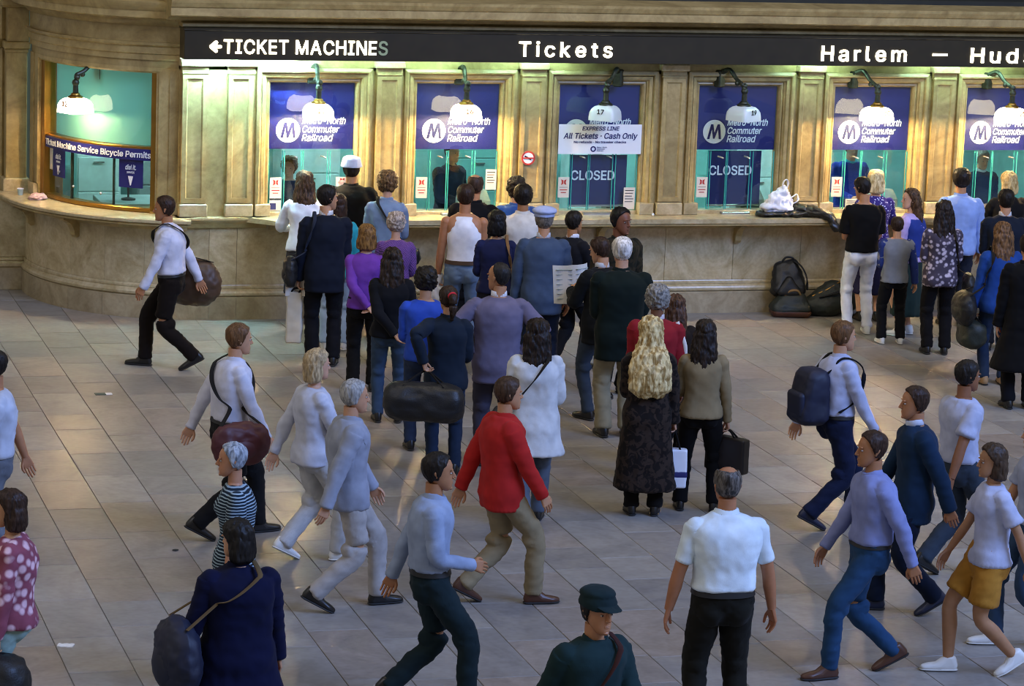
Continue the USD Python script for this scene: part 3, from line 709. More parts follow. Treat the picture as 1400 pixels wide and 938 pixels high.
def Rz(a): a = math.radians(a); return np.array([[math.cos(a), -math.sin(a), 0], [math.sin(a), math.cos(a), 0], [0, 0, 1]])
def Rx(a): a = math.radians(a); return np.array([[1, 0, 0], [0, math.cos(a), -math.sin(a)], [0, math.sin(a), math.cos(a)]])
def frame_z(d, fwd):
    """rotation whose -z runs along d and whose y points near fwd"""
    z = -np.asarray(d, float); z /= np.linalg.norm(z); y = np.asarray(fwd, float); y = y - z * (y @ z)
    if np.linalg.norm(y) < 1e-3: y = np.array([0, 1.0, 0]) - z * z[1]
    y /= np.linalg.norm(y); return np.stack([np.cross(y, z), y, z], 1)
def move(m, R, t, s=1.0):
    A = np.zeros((3, 4)); A[:, :3] = np.asarray(R) * s; A[:, 3] = t
    return m.transform(A)
def ik(a, c, l1, l2, pole):
    a, c = np.asarray(a, float), np.asarray(c, float); d = c - a; L = np.linalg.norm(d); Lm = min(L, (l1 + l2) * .998); u = d / L
    c = a + u * Lm; x = (l1 * l1 - l2 * l2 + Lm * Lm) / (2 * Lm); h = math.sqrt(max(l1 * l1 - x * x, 1e-6))
    p = np.asarray(pole, float); p = p - u * (p @ u); p /= np.linalg.norm(p) + 1e-9
    return a + u * x + p * h, c

def make_hand(curl):
    """right hand: wrist at the origin, fingers along -z, palm towards -x, thumb side +y"""
    ps = [hull(sphere((0, .016, -.004), (.015, .014, .016), 8), sphere((0, -.014, -.004), (.015, .014, .016), 8), sphere((0, .032, -.085), (.012, .011, .012), 8), sphere((0, -.032, -.080), (.011, .011, .012), 8), sphere((-.006, .03, -.04), (.015, .014, .02), 8))]
    for y, L, r, z0 in ((.031, .072, .0090, -.084), (.010, .082, .0094, -.089), (-.011, .075, .0090, -.087), (-.031, .058, .0080, -.080)):
        a = np.array([0, y, z0]); ang = curl * .5; p = [a]
        for f, q in ((.46, 1.0), (.30, 2.1), (.24, 2.9)):
            an = math.radians(ang * q); p.append(p[-1] + L * f * np.array([-math.sin(an), 0, -math.cos(an)]))
        for i in range(3): ps.append(hull(sphere(p[i], r * (1 - .08 * i), 8), sphere(p[i + 1], r * (.92 - .08 * i), 8)))
    th = [np.array([-.004, .026, -.028]), np.array([-.016, .050, -.058]), np.array([-.026, .056, -.085]), np.array([-.036, .052, -.105])]
    for i in range(3): ps.append(hull(sphere(th[i], .0125 - .0012 * i, 8), sphere(th[i + 1], .0113 - .0012 * i, 8)))
    return union(ps)
HAND = {'relax': make_hand(34), 'grip': make_hand(82), 'flat': make_hand(12)}

HR = [(0.0, .070, .034, .020), (.012, .084, .014, .036), (.03, .090, -.012, .048), (.055, .0915, -.045, .058), (.085, .090, -.076, .0655), (.115, .086, -.091, .0715), (.14, .090, -.098, .0745), (.165, .0895, -.099, .0745), (.19, .078, -.091, .0685), (.21, .056, -.072, .055), (.226, .028, -.045, .036), (.234, .002, -.02, .014)]
def head_rings(inf=0.0, n=28, up=0.0):
    th = np.arange(n) * 2 * PI / n; out = []
    for i, (z, f, b, w) in enumerate(HR):
        c, ry = (f + b) / 2, (f - b) / 2
        out.append(np.stack([(w + inf) * np.sin(th), c + (ry + inf) * np.cos(th), np.full(n, z + inf * (max(0, z - .12) / .114) * 1.0 + up)], -1))
    return out
def make_head():
    h = mf(loft(head_rings()))
    nose = union([hull(sphere((0, .087, .128), .007, 8), sphere((0, .108, .088), .0095, 8), sphere((0, .086, .082), .012, 8)), sphere((.010, .094, .084), .0075, 8), sphere((-.010, .094, .084), .0075, 8)])
    ears = [hull(sphere((s * .074, -.016, .125), (.006, .017, .014), 8), sphere((s * .071, -.008, .093), (.006, .010, .010), 8), sphere((s * .080, -.024, .125), (.004, .010, .012), 8)) for s in (-1, 1)]
    brow = hull(sphere((.036, .083, .139), (.018, .009, .006), 8), sphere((-.036, .083, .139), (.018, .009, .006), 8))
    lips = union([sphere((0, .089, .0555), (.021, .007, .0048), 8), sphere((0, .089, .047), (.018, .0075, .005), 8)])
    chin = sphere((0, .080, .014), (.018, .014, .014), 8)
    sockets = union([sphere((s * .032, .099, .118), (.016, .012, .009), 8) for s in (-1, 1)])
    return union([h, nose, brow, lips, chin] + ears) - sockets
HEAD = make_head()
EYES = [sphere((s * .032, .0765, .117), (.0095, .0105, .0062), 10) for s in (-1, 1)]
IRISES = [sphere((s * .032, .0858, .117), (.0062, .0034, .0062), 8) for s in (-1, 1)]

def smooth(m, edge, it=8, noise=0.0, freq=(9, 9, 9), seed=0, oct=3):
    """refine, relax and crease a cloth or body solid"""
    t = tm(m.refine_to_length(edge)) if isinstance(m, Manifold) else m
    t.merge_vertices(); v = np.array(t.vertices); f = np.array(t.faces)
    if it:
        import scipy.sparse as sp
        e = np.vstack([f[:, [0, 1]], f[:, [1, 2]], f[:, [2, 0]]]); e = np.vstack([e, e[:, ::-1]])
        A = sp.csr_matrix((np.ones(len(e)), (e[:, 0], e[:, 1])), shape=(len(v), len(v))); A.data[:] = 1.0
        D = sp.diags(1.0 / np.maximum(np.asarray(A.sum(1)).ravel(), 1)); L = D @ A
        for k in range(it):
            v = v + .5 * (L @ v - v); v = v - .53 * (L @ v - v)
    if noise:
        t2 = trimesh.Trimesh(v, f, process=False); nn = t2.vertex_normals
        q = v * np.array(freq) + seed * 7.3; n1 = (meshkit.fbm(q, oct, seed) - .5) * 2
        n2 = 1 - np.abs(meshkit.noise(q * np.array([1.9, 1.9, 2.3]), seed + 9) * 2 - 1) * 2.2
        v = v + nn * (noise * n1 + .42 * noise * n2)[:, None]
    return trimesh.Trimesh(v, f, process=False)

PROF = {False: [(-.14, .148, .108), (-.06, .166, .120), (.02, .165, .116), (.10, .152, .104), (.19, .148, .102), (.28, .160, .112), (.36, .176, .120), (.42, .184, .114), (.465, .176, .096), (.495, .135, .078), (.52, .085, .066), (.545, .062, .062)],
        True: [(-.14, .158, .112), (-.06, .174, .124), (.02, .166, .114), (.10, .138, .096), (.19, .128, .092), (.28, .140, .104), (.35, .154, .118), (.41, .160, .104), (.455, .154, .088), (.485, .118, .072), (.51, .074, .058), (.54, .053, .053)]}
LP_ = {'down': (.245, .05, -.14), 'swing_f': (.22, .24, -.05), 'swing_b': (.24, -.24, -.08), 'front': (.08, .26, .10), 'fold': (-.10, .20, .24), 'behind': (-.03, -.19, .0),
       'hip': (.20, -.02, .07), 'read': (.12, .34, .25), 'strap': (.13, .19, .33), 'counter': (.16, .40, .20), 'carry': (.30, .02, -.12), 'out': (.305, .04, -.12), 'chin': (.04, .2, .45), 'back_l': (.10, -.17, .02)}
POLE = {'hip': (1.0, -.35, -.1), 'fold': (.9, -.2, -.6), 'behind': (1, -.6, -.2), 'back_l': (1, -.6, -.2), 'out': (1, -.8, 0)}

PEOPLE = []
def person(label, px, h=1.72, az=10, fem=False, top=None, bot=None, hair=('short', '1c130d'), skin='c99a7c', arms=('down', 'down'), hands=('relax', 'relax'),
           hyaw=0, hpitch=0, lean=0, stride=0.0, shoes='black', extras=(), group='people queuing at the ticket windows', stance=.10, build=1.0, base=0.0, feet=None, lift=.055, face=False, twist=0, lfoot=1, pos=None):
    """px: the photo point of the top of the head (or feet=(x, y) of the ground point under the body). All sizes for 1.75 m, then scaled to h."""
    s = h / 1.75; stride *= .82
    P = np.array([pos[0], pos[1], base]) if pos else at(feet[0], feet[1], base) if feet else at(px[0], px[1], h + base - (0.0 if not lean else .02)); seed = len(PEOPLE) + 3
    if lean and not feet and not pos:
        o = Rz(-az) @ np.array([0, math.sin(math.radians(lean)) * .78 * s, 0]); P = P - o
    t = thing('person', label, 'person', (P[0], P[1], base), az, group)
    PEOPLE.append((label, P, h))
    sk = skin_mat(skin)
    sw = (.178 if not fem else .160) * build; hw = .088
    # skeleton
    leg = .845; drop = 0 if not stride else .85 - math.sqrt(.85 ** 2 - (stride * .5) ** 2) * .995
    zp = .925 - drop
    ft = {}
    for sd in (-1, 1):
        fwd = stride / 2 * (1 if sd == lfoot else -1)
        fz = .085 + (lift if (stride and fwd < 0) else 0)
        ft[sd] = np.array([sd * (stance if not stride else .07), fwd, fz])
    hip = {sd: np.array([sd * hw, 0, zp - .02]) for sd in (-1, 1)}
    kn = {}
    for sd in (-1, 1):
        kn[sd], ft[sd] = ik(hip[sd], ft[sd], .43, .42, (sd * .12, 1, .05))
    RL = Rx(-lean); pel = np.array([0, 0, zp])
    def sp(d, x=0.0, y=0.0, tw=True):
        q = np.array([x, y, 0.0])
        if twist and tw: q = Rz(twist * np.clip(d / .45, 0, 1)) @ q
        bow = -.018 * math.sin(np.clip(d / .52, 0, 1.1) * PI)             # hollow of the back
        return pel + RL @ (q + np.array([0, bow - .004, d]))
    sh = {sd: sp(.445, sd * sw, -.008) for sd in (-1, 1)}
    el, wr, hpos = {}, {}, {}
    for sd, a in zip((-1, 1), arms):
        tgt = LP_[a] if isinstance(a, str) else a
        tg = sp(tgt[2], sd * tgt[0] * (1 if tgt[0] < .2 else build), tgt[1], False)
        pole = POLE.get(a if isinstance(a, str) else '', (.55, -1.0, -.25))
        el[sd], wr[sd] = ik(sh[sd], tg, .285, .255, RL @ np.array([sd * pole[0], pole[1], pole[2]]))
    # head frame
    nb = sp(.53); RH = RL @ Rx(lean * .55) @ Rz(-hyaw) @ Rx(-hpitch)
    hz = nb + RL @ Rx(lean * .5) @ np.array([0, .012, .055]); hs = 1.0 if not fem else .97
    def toh(m): return move(m, RH, hz - RH @ np.array([0, -.012, .018]) * hs, hs)
    prof = PROF[fem]
    def torso(d0, d1, ease=0.0, mn=0.0, extra=None, flare=0.0, belly=0.0, n=30, hem_y=0.0):
        ds = np.unique(np.r_[d0, [p[0] for p in prof if d0 < p[0] < d1], d1]); out = []
        P0 = np.array(prof); th = np.arange(n) * 2 * PI / n
        for d in ds:
            rx, ry = np.interp(d, P0[:, 0], P0[:, 1]) * (build if d < .46 else 1), np.interp(d, P0[:, 0], P0[:, 2]) * build
            e = ease * np.clip((.56 - d) / .10, .35, 1); rx, ry = rx + e, ry + e
            if mn and d < .40: rx, ry = max(rx, mn), max(ry, mn * .72)
            if d < -.06: fl = flare * (-.06 - d); rx, ry = rx + fl, ry + fl * .8
            if extra: rx, ry = extra(d, rx, ry)
            cx, sx = np.cos(th), np.sin(th); q = .86
            X, Y = rx * np.sign(sx) * np.abs(sx) ** q, ry * np.sign(cx) * np.abs(cx) ** q
            yo = belly * math.exp(-((d - .08) / .12) ** 2) + (.02 * math.exp(-((d - .34) / .05) ** 2) if fem else 0) 
            Y = np.where(cx > 0, Y + yo * cx, Y)
            Y = np.where(cx < 0, Y - (0 if extra is not None else .018) * np.clip((d + .17) / .05, 0, 1) * math.exp(-((d + .06) / .07) ** 2) * (-cx), Y)   # seat
            out.append(np.stack([sp(d, a, b) for a, b in zip(X, Y)]))
        return mf(loft(out))
    def sleeve(sd, r, upto=1.0, ext=.02):
        pts, rad = [sh[sd] + (el[sd] - sh[sd]) * .0, sh[sd] * .5 + el[sd] * .5, el[sd]], [r[0], r[1], r[2]]
        if upto >= 1: pts += [el[sd] * .5 + wr[sd] * .5, wr[sd] + (wr[sd] - el[sd]) / .255 * ext]; rad += [r[3], r[4]]
        else:
            q = sh[sd] + (el[sd] - sh[sd]) * upto * 2; pts = [sh[sd], sh[sd] * .5 + q * .5, q]; rad = r[:3]
        return union([mf(tube(pts, rad, 16, k=5 * (len(pts) - 1) + 1)), sphere(sh[sd] + RL @ np.array([-sd * .01, 0, -.004]), r[0] * 1.02, 16)])
    pt = lambda d, rx, ry: (rx * np.interp(d, [-.16, -.02], [.62, 1]), ry * np.interp(d, [-.16, -.02], [.5, 1]))
    # ---- body: one continuous surface
    long_ = bool(top) and top[0] not in ('tee', 'tank') and not (len(top) > 2 and top[2].get('short')); trous = bool(bot) and bot[0] in ('trousers', 'jeans', 'slim'); d_ok = not (top and top[0] == 'tank')
    bs = [torso(-.13, .53, -.004 if top and top[0] == 'tank' else -.014, extra=(lambda d, rx, ry: tuple(x * np.interp(d, [.02, .10], [.90, .95 if d_ok else 1.0]) for x in pt(d, rx, ry))) if trous else None), mf(tube([sp(.49), sp(.53), hz + RH @ np.array([0, -.012, .03])], [.064, .056, .054] if not fem else [.056, .048, .047], 16, k=6)), toh(HEAD)]
    for sd in (-1, 1):
        bs.append(mf(tube([sh[sd], sh[sd] * .6 + el[sd] * .4, el[sd], el[sd] * .6 + wr[sd] * .4, wr[sd]], np.array([.052, .048, .040, .041, .027]) * (1 if not fem else .86) * np.array([.85, .85, .82, .85, 1]) ** (1 if long_ else 0), 14, k=17)))
        bs.append(sphere(sh[sd], (.05 if not fem else .044) * (.8 if long_ else 1), 14))
        bs.append(mf(tube([hip[sd], hip[sd] * .5 + kn[sd] * .5, kn[sd], kn[sd] * .62 + ft[sd] * .38, ft[sd]], np.array([.086, .074, .054, .056, .037]) * np.array([.8, .8, .78, .8, .95]) ** (1 if trous else 0), 14, k=17)))
        hd = HAND[hands[0] if sd == -1 else hands[1]]; hd = hd if sd == 1 else hd.scale((-1, 1, 1))
        fwd = np.array([-sd * .25, 1, .1]); a = arms[0] if sd == -1 else arms[1]
        if a in ('front', 'fold', 'read', 'chin', 'strap', 'counter'): fwd = np.array([-sd * .4, .1, 1])
        Rh = frame_z(wr[sd] - el[sd], fwd); bs.append(move(hd, Rh, wr[sd] - Rh @ np.array([0, 0, -.006])))
        hpos[sd] = wr[sd] + Rh @ np.array([0, 0, -.10])
        Rq = Rx(-28 if stride and ft[sd][1] < 0 else 0); bs.append(hull(sphere(ft[sd], .033, 10), sphere(ft[sd] + Rq @ np.array([0, .07, -.045]), .022, 10)))
    fit = lambda m: (lambda q: (q.apply_scale(s), q)[1])(tm(m))
    part('body', fit(union(bs)), sk, t, smooth=40)
    for e, i in zip(EYES, IRISES):
        ey = part('eye', fit(toh(e)), EYE, t, smooth=True); part('iris', fit(toh(i)), IRIS, ey, smooth=True)
    ctx = dict(t=t, s=s, fit=fit, toh=toh, sp=sp, sh=sh, el=el, wr=wr, hip=hip, kn=kn, ft=ft, hpos=hpos, RH=RH, RL=RL, hz=hz, P=P, az=az, base=base, torso=torso, seed=seed, fem=fem, label=label, zp=zp, off={'coat': .082, 'jacket': .062, 'tank': .03}.get(top[0], .048) + (build - 1) * .14)
    # ---- lower garment
    if bot:
        kind, mat = bot[0], bot[1]
        if kind in ('trousers', 'jeans', 'slim'):
            r = {'trousers': (.100, .088, .072, .068, .066), 'jeans': (.096, .082, .066, .060, .055), 'slim': (.092, .076, .060, .054, .044)}[kind]
            ps = [torso(-.16, .075, .012, extra=pt)] + [sphere(hip[q] + [-q * .012, -.034, -.03], (.092 * build, .096 * build, .12), 18) for q in (-1, 1)] + [hull(sphere(kn[q], r[2] * .93, 14), sphere(kn[q] * .72 + (hip[q] + ft[q]) * .14, r[2] * .95, 14)) for q in (-1, 1)]; r = [x * (1 + (build - 1) * .6) for x in r]
            for sd in (-1, 1):
                a = ft[sd] + (ft[sd] - kn[sd]) / .42 * (.015)
                ps.append(mf(tube([hip[sd] + [0, -.016, .03], hip[sd] * .5 + kn[sd] * .5, kn[sd], kn[sd] * .5 + ft[sd] * .5, a], r, 18, k=21)))
            part('trousers', fit(smooth(union(ps), .027, 10, .010, (9, 9, 13), seed)), mat, t, smooth=True)
            if top and top[0] in ('shirt', 'tank') and not (len(top) > 2 and top[2].get('hem', .05) < .03): part('belt', fit(torso(.035, .072, .020)), bot[2] if len(bot) > 2 else BLACK, t, smooth=30)
        elif kind == 'shorts':
            ps = [torso(-.16, .09, .014)]
            for sd in (-1, 1): ps.append(mf(tube([hip[sd] + [0, 0, .03], hip[sd] * .5 + kn[sd] * .5, hip[sd] * .22 + kn[sd] * .78], [.105, .102, .104], 18, k=9)))
            part('shorts', fit(smooth(union(ps), .03, 6, .012, (8, 8, 8), seed)), mat, t, smooth=True)
        elif kind == 'skirt':
            L = bot[2]; zz = [.08, 0, -.10, -.25, -.40, -.60]; rings = []
            mid = (ft[-1] + ft[1]) / 2 * np.array([1, 1, 0]); n = 36; th = np.arange(n) * 2 * PI / n
            for d in np.linspace(.08, -L, 12):
                f = np.clip(-d / L, 0, 1); rx = np.interp(d, [-L, -.1, 0, .08], [.20 + stride * .1, .186, .18, .145]); ry = np.interp(d, [-L, -.1, 0, .08], [.17 + stride * .35, .15, .135, .112])
                w = 1 + .05 * f * np.sin(th * 9 + seed)
                rings.append(np.stack([rx * w * np.sin(th), ry * w * np.cos(th) - .01, np.full(n, zp + d)], -1))
            part('skirt', fit(smooth(mf(loft(rings)), .035, 4, .01, (8, 8, 3), seed)), mat, t, smooth=True)
    # ---- upper garment
    if top:
        kind, mat = top[0], top[1]; o = top[2] if len(top) > 2 else {}
        R = {'jacket': (.076, .070, .062, .055, .050), 'coat': (.080, .074, .066, .060, .056), 'sweater': (.068, .062, .055, .050, .043), 'shirt': (.064, .060, .053, .047, .041), 'blouse': (.066, .064, .060, .054, .044), 'tee': (.066, .072, .076), 'tank': None}[kind]
        if fem: R = R and tuple(x * .92 for x in R)
        hem = o.get('hem', {'jacket': -.19, 'coat': -.52, 'sweater': -.05, 'shirt': .06, 'blouse': -.04, 'tee': .03, 'tank': .03}[kind])
        ease = {'jacket': .030, 'coat': .040, 'sweater': .022, 'shirt': .026, 'blouse': .024, 'tee': .020, 'tank': .009}[kind]
        mn = {'jacket': .178, 'coat': .19}.get(kind, .16 if kind in ('shirt', 'tee', 'blouse') else 0) * (1 if not fem else .93) * build
        if kind == 'tank':
            def ex(d, rx, ry): return (rx * np.interp(d, [.30, .40, .47, .52], [1, .80, .62, .9]), ry)
            ps = [torso(hem, .50, ease, extra=ex)]
        else:
            d1 = .525 if kind in ('jacket', 'coat', 'shirt') else .515
            low = max(hem, -.14)
            ps = [torso(hem, d1, ease, mn, flare=o.get('flare', .25 if kind == 'coat' else .05))]
            for sd in (-1, 1): ps.append(sleeve(sd, R, o.get('sl', .36) if kind == 'tee' or o.get('short') else 1.0))
        nz = {'jacket': .010, 'coat': .013, 'sweater': .009, 'shirt': .012, 'blouse': .014, 'tee': .013, 'tank': .005}[kind]
        nm = {'jacket': 'jacket', 'coat': 'coat', 'sweater': 'sweater', 'shirt': 'shirt', 'blouse': 'blouse', 'tee': 'shirt', 'tank': 'tank_top'}[kind]
        m = smooth(union(ps), .028, 6, nz, (7, 7, 6), seed)
        gp = part(nm, fit(m), mat, t, smooth=True)
        if kind in ('jacket', 'coat', 'shirt') or o.get('collar'):
            cm = o.get('collar', mat)
            th = np.linspace(0, 2 * PI, 28, endpoint=False); rr = .070 if not fem else .062
            dn = .020 if o.get('inner') else 0
            def ring(d, r, f): return np.stack([sp(d - dn - .028 * max(0, math.cos(a)) * f, r * math.sin(a), r * .95 * math.cos(a) + .012) for a in th])
            col = mf(loft([ring(.498, rr + .020, 1), ring(.522, rr + .012, 1), ring(.55, rr + .003, 1), ring(.556, rr - .004, 1), ring(.548, rr - .012, 1)]))
            part('collar', fit(col), cm, t, smooth=True)
        if o.get('inner'):
            part('shirt_collar', fit(mf(loft([np.stack([sp(d - .02 * max(0, math.cos(a)), r * math.sin(a), r * math.cos(a) + .012) for a in np.linspace(0, 2 * PI, 24, endpoint=False)]) for d, r in ((.515, .070), (.572, .0655), (.574, .059), (.54, .055))]))), o['inner'], t, smooth=True)
        if o.get('cuffs'):
            for sd in (-1, 1):
                dv = (wr[sd] - el[sd]) / .255; part('cuff', fit(mf(tube([wr[sd] - dv * .02, wr[sd] + dv * .03], [R[4] + .004, R[4]], 14, k=3))), o['cuffs'], t, smooth=30)
        if o.get('vent'):
            a, b = sp(hem + .005, 0, -.0), sp(hem + .2, 0, 0)
        if o.get('yoke'):
            ctx['yoke'] = o['yoke']
            for sd in (-1, 1): part('sleeve', fit(smooth(sleeve(sd, [x * 1.05 for x in R]), .03, 4, .006, (8, 8, 8), seed + 1)), o['yoke'], t, smooth=True)
    # ---- shoes
    for sd in (-1, 1):
        um, smt = SHOES[shoes]
        pitch = 0
        if stride and ft[sd][1] < 0: pitch = 28
        up_ = union([hull(sphere((0, -.045, .042), (.034, .034, .042), 10), sphere((0, .06, .036), (.041, .05, .036), 10), sphere((0, -.012, .098), (.043, .052, .024), 10)),
                     hull(sphere((0, .05, .036), (.043, .05, .036), 10), sphere((.004 * sd, .13, .030), (.045, .045, .028), 10), sphere((0, .165, .026), (.036, .034, .022), 10))])
        up_ = up_.trim_by_plane((0, 0, 1.0), .012)
        sole = hull(*[sphere((x, y, .011), (r, r, .011), 10) for x, y, r in ((0, -.045, .037), (.003 * sd, .12, .047), (0, .165, .038))]).trim_by_plane((0, 0, 1.0), .002)
        Rf = Rz(-sd * 7) @ Rx(-pitch); o = ft[sd] - Rf @ np.array([0, -.005, .085])
        if pitch:   # toe on the ground
            z = (Rf @ np.array([0, .17, 0.0]) + o)[2]; o = o - np.array([0, 0, z])
        shp = part('shoe', fit(move(up_, Rf, o)), um, t, smooth=40); part('sole', fit(move(sole, Rf, o)), smt, shp, smooth=40)
    # ---- hair
    if hair: do_hair(ctx, *hair)
    for fn in extras: fn(ctx)
    return ctx

def do_hair(c, style, col, *opt):
    toh, fit, t, seed = c['toh'], c['fit'], c['t'], c['seed']
    hm = hair_mat(col, opt[0] if opt and opt[0] else 60, opt[1] if len(opt) > 1 and style != 'pony' else None)
    def cap(inf, pa=(0, .060, .205), pb=(0, -.075, .012), up=0.0):
        """swollen head kept behind the hairline plane that runs from the forehead to the nape, plus sideburns kept clear of the face"""
        m = mf(loft(head_rings(inf, 32, up)))
        a, b = np.array(pa), np.array(pb); d = b - a; n = np.cross(d, [1.0, 0, 0]); n /= np.linalg.norm(n)
        if n[1] > 0: n = -n
        m1 = m.trim_by_plane(tuple(n), float(n @ a))
        return m1
    def locks(m, edge=.016, nz=.008, fr=(60, 60, 14), it=3):
        return smooth(m, edge, it, nz, fr, seed, 2)
    def fall(rings_):  # (z, half width, y front, y back)
        th = np.arange(28) * 2 * PI / 28
        return mf(loft([np.stack([w * np.sin(th), (f + b) / 2 + (f - b) / 2 * np.cos(th), np.full(28, z)], -1) for z, w, f, b in rings_]))
    back = sphere((0, -.03, .15), (.088, .085, .10), 16)
    if style == 'short': m = locks(union([cap(.012), cap(.010, (0, .035, .17), (0, -.02, .05)).trim_by_plane((0, 0, 1.0), .075)]), .015, .006)
    elif style == 'bald': # fringe of hair round a bald crown
        m = locks(cap(.008, (0, .03, .16), (0, -.075, .02)) - sphere((0, .005, .235), (.066, .085, .07), 20), .015, .004)
    elif style == 'receding': m = locks(cap(.010, (0, .015, .245), (0, -.07, .012)), .015, .005)
    elif style == 'curly': m = locks(union([cap(.030, (0, .062, .20), (0, -.07, .02)), cap(.024, (0, .03, .17), (0, -.03, .03))]), .013, .018, (34, 34, 34), 2)
    elif style == 'bob': m = locks(union([cap(.020), fall([(-.02, .06, -.01, -.10), (.0, .098, .015, -.115), (.06, .102, .03, -.122), (.13, .095, .03, -.118), (.19, .07, .02, -.09)])]), .015, .010, (45, 45, 10))
    elif style == 'long': m = locks(union([cap(.018), fall([(-.27, .06, -.075, -.14), (-.22, .105, -.05, -.165), (-.08, .122, -.03, -.155), (.02, .116, -.0, -.138), (.12, .104, .025, -.125), (.19, .075, .02, -.09)])]), .016, .017, (38, 38, 9))
    elif style == 'mane': m = locks(union([cap(.026), fall([(-.43, .12, -.10, -.22), (-.36, .185, -.06, -.265), (-.20, .185, -.04, -.265), (-.06, .165, -.02, -.22), (.02, .12, .02, -.145), (.12, .105, .03, -.13), (.19, .08, .02, -.10)])]), .015, .022, (30, 30, 12), 2)
    elif style == 'pony':
        m = locks(union([cap(.010), mf(tube([(0, -.10, .17), (0, -.15, .15), (0, -.155, .05), (0, -.13, -.06)], [.03, .035, .034, .012], 14))]), .014, .008, (50, 50, 9))
        part('hair_tie', fit(toh(mf(tube([(0, -.112, .172), (0, -.130, .163)], [.042, .042], 14, k=3)))), C(opt[1] if len(opt) > 1 else 'c02a30'), t, smooth=True)
    elif style == 'afro': m = locks(union([cap(.024, (0, .055, .20), (0, -.08, .02))]), .013, .006, (80, 80, 80), 2)
    part('hair', fit(toh(mf(m) if False else Tri(m, c))), hm, t, smooth=True)

class Tri:
    """lets toh() move a smoothed trimesh the way it moves a solid"""
    def __init__(self, m, c): self.m = m
    def transform(self, A):
        m = self.m.copy(); m.vertices = np.asarray(m.vertices) @ A[:, :3].T + A[:, 3]; return m

# ---- things worn and carried
def wear_cap(col, style='flat'):
    def f(c):
        m = mf(loft(head_rings(.024, 32))).trim_by_plane((0, .12, 1.0), .150)
        if style == 'beret': m = union([m, sphere((0.0, -.02, .215), (.118, .125, .045), 24)])
        elif style == 'bucket': m = union([m, hull(sphere((0, -.005, .150), (.108, .120, .006), 24), sphere((0, -.008, .225), (.090, .105, .012), 24)), sphere((0, -.01, .225), (.088, .102, .035), 20)])
        else: m = union([m, hull(sphere((0, .09, .165), (.07, .03, .008), 16), sphere((0, .14, .152), (.055, .03, .006), 16)), sphere((0, -.01, .22), (.095, .112, .045), 20)])
        part('cap', c['fit'](c['toh'](Tri(smooth(m, .02, 3, .004, (20, 20, 20), c['seed']), c))), C(col), c['t'], smooth=True)
    return f

def world_thing(c, name, label, catg, group=None):
    return thing(name, label, catg, (c['P'][0], c['P'][1], c['base']), c['az'], group)

def strap_path(c, x0, x1, d0, d1, back=True, off=None, n=11):
    """a band from a shoulder (x0, d0) across the back or chest to the hip (x1, d1)"""
    pr = np.array(PROF[c['fem']]); pts = []; off = off or c['off']
    for u in np.linspace(0, 1, n):
        x, d = x0 + (x1 - x0) * u, d0 + (d1 - d0) * u
        rx, ry = np.interp(d, pr[:, 0], pr[:, 1]) + .02, np.interp(d, pr[:, 0], pr[:, 2])
        y = ry * math.sqrt(max(.02, 1 - (min(abs(x) / rx, .99)) ** 2.4)) + off
        pts.append(c['sp'](d, x, -y if back else y))
    return pts

def strap_bag(label, col, side=-1, shape='soft', strap='2b2620', size=(.30, .12, .26), d=-.16, cross=True, y=-.02, group=None, diag=True, rnd=.36):
    """a bag at the hip on side, its strap over the other shoulder (cross) or the same one"""
    def f(c):
        t = world_thing(c, 'shoulder_bag', label, 'bag', group)
        w, dp, hh = size; x = side * (.24 + dp / 2 + .02)
        cen = c['sp'](d, x, y)
        rr = rnd * min(w, hh); rx_ = min(rr, dp * .49)
        b = hull(*[sphere(cen + [sx * (dp / 2 - rx_), sy * (w / 2 - rr), sz * (hh / 2 - rr) + (0 if sz < 0 else -.0)], (rx_, rr, rr), 14) for sx in (-1, 1) for sy in (-1, 1) for sz in (-1, 1)])
        part('body', c['fit'](smooth(b, .025, 4, .016, (10, 10, 10), c['seed'])), col, t, smooth=True)
        fl = sphere(cen + [side * (dp / 2 - .035), 0, -hh * .08], (.055, w * .30, hh * .26), 16)
        part('pocket', c['fit'](fl), col, t, smooth=40)
        s0 = -side * .09 if cross else side * .11
        top_ = c['sp'](.515, s0, -.01)
        bk = strap_path(c, s0, side * .20, .50, d + hh * .65, True); fr = strap_path(c, s0, side * .20, .50, d + hh * .65, False)
        pts = [cen + [0, -w * .35, hh * .42]] + bk[::-1] + [c['sp'](.54, s0, 0) + np.array([0, 0, .015])] + fr + [cen + [0, w * .35, hh * .42]]
        part('strap', c['fit'](tube(pts, .017, 8, k=60, flat=.28)), C(strap), t, smooth=True)
    return f

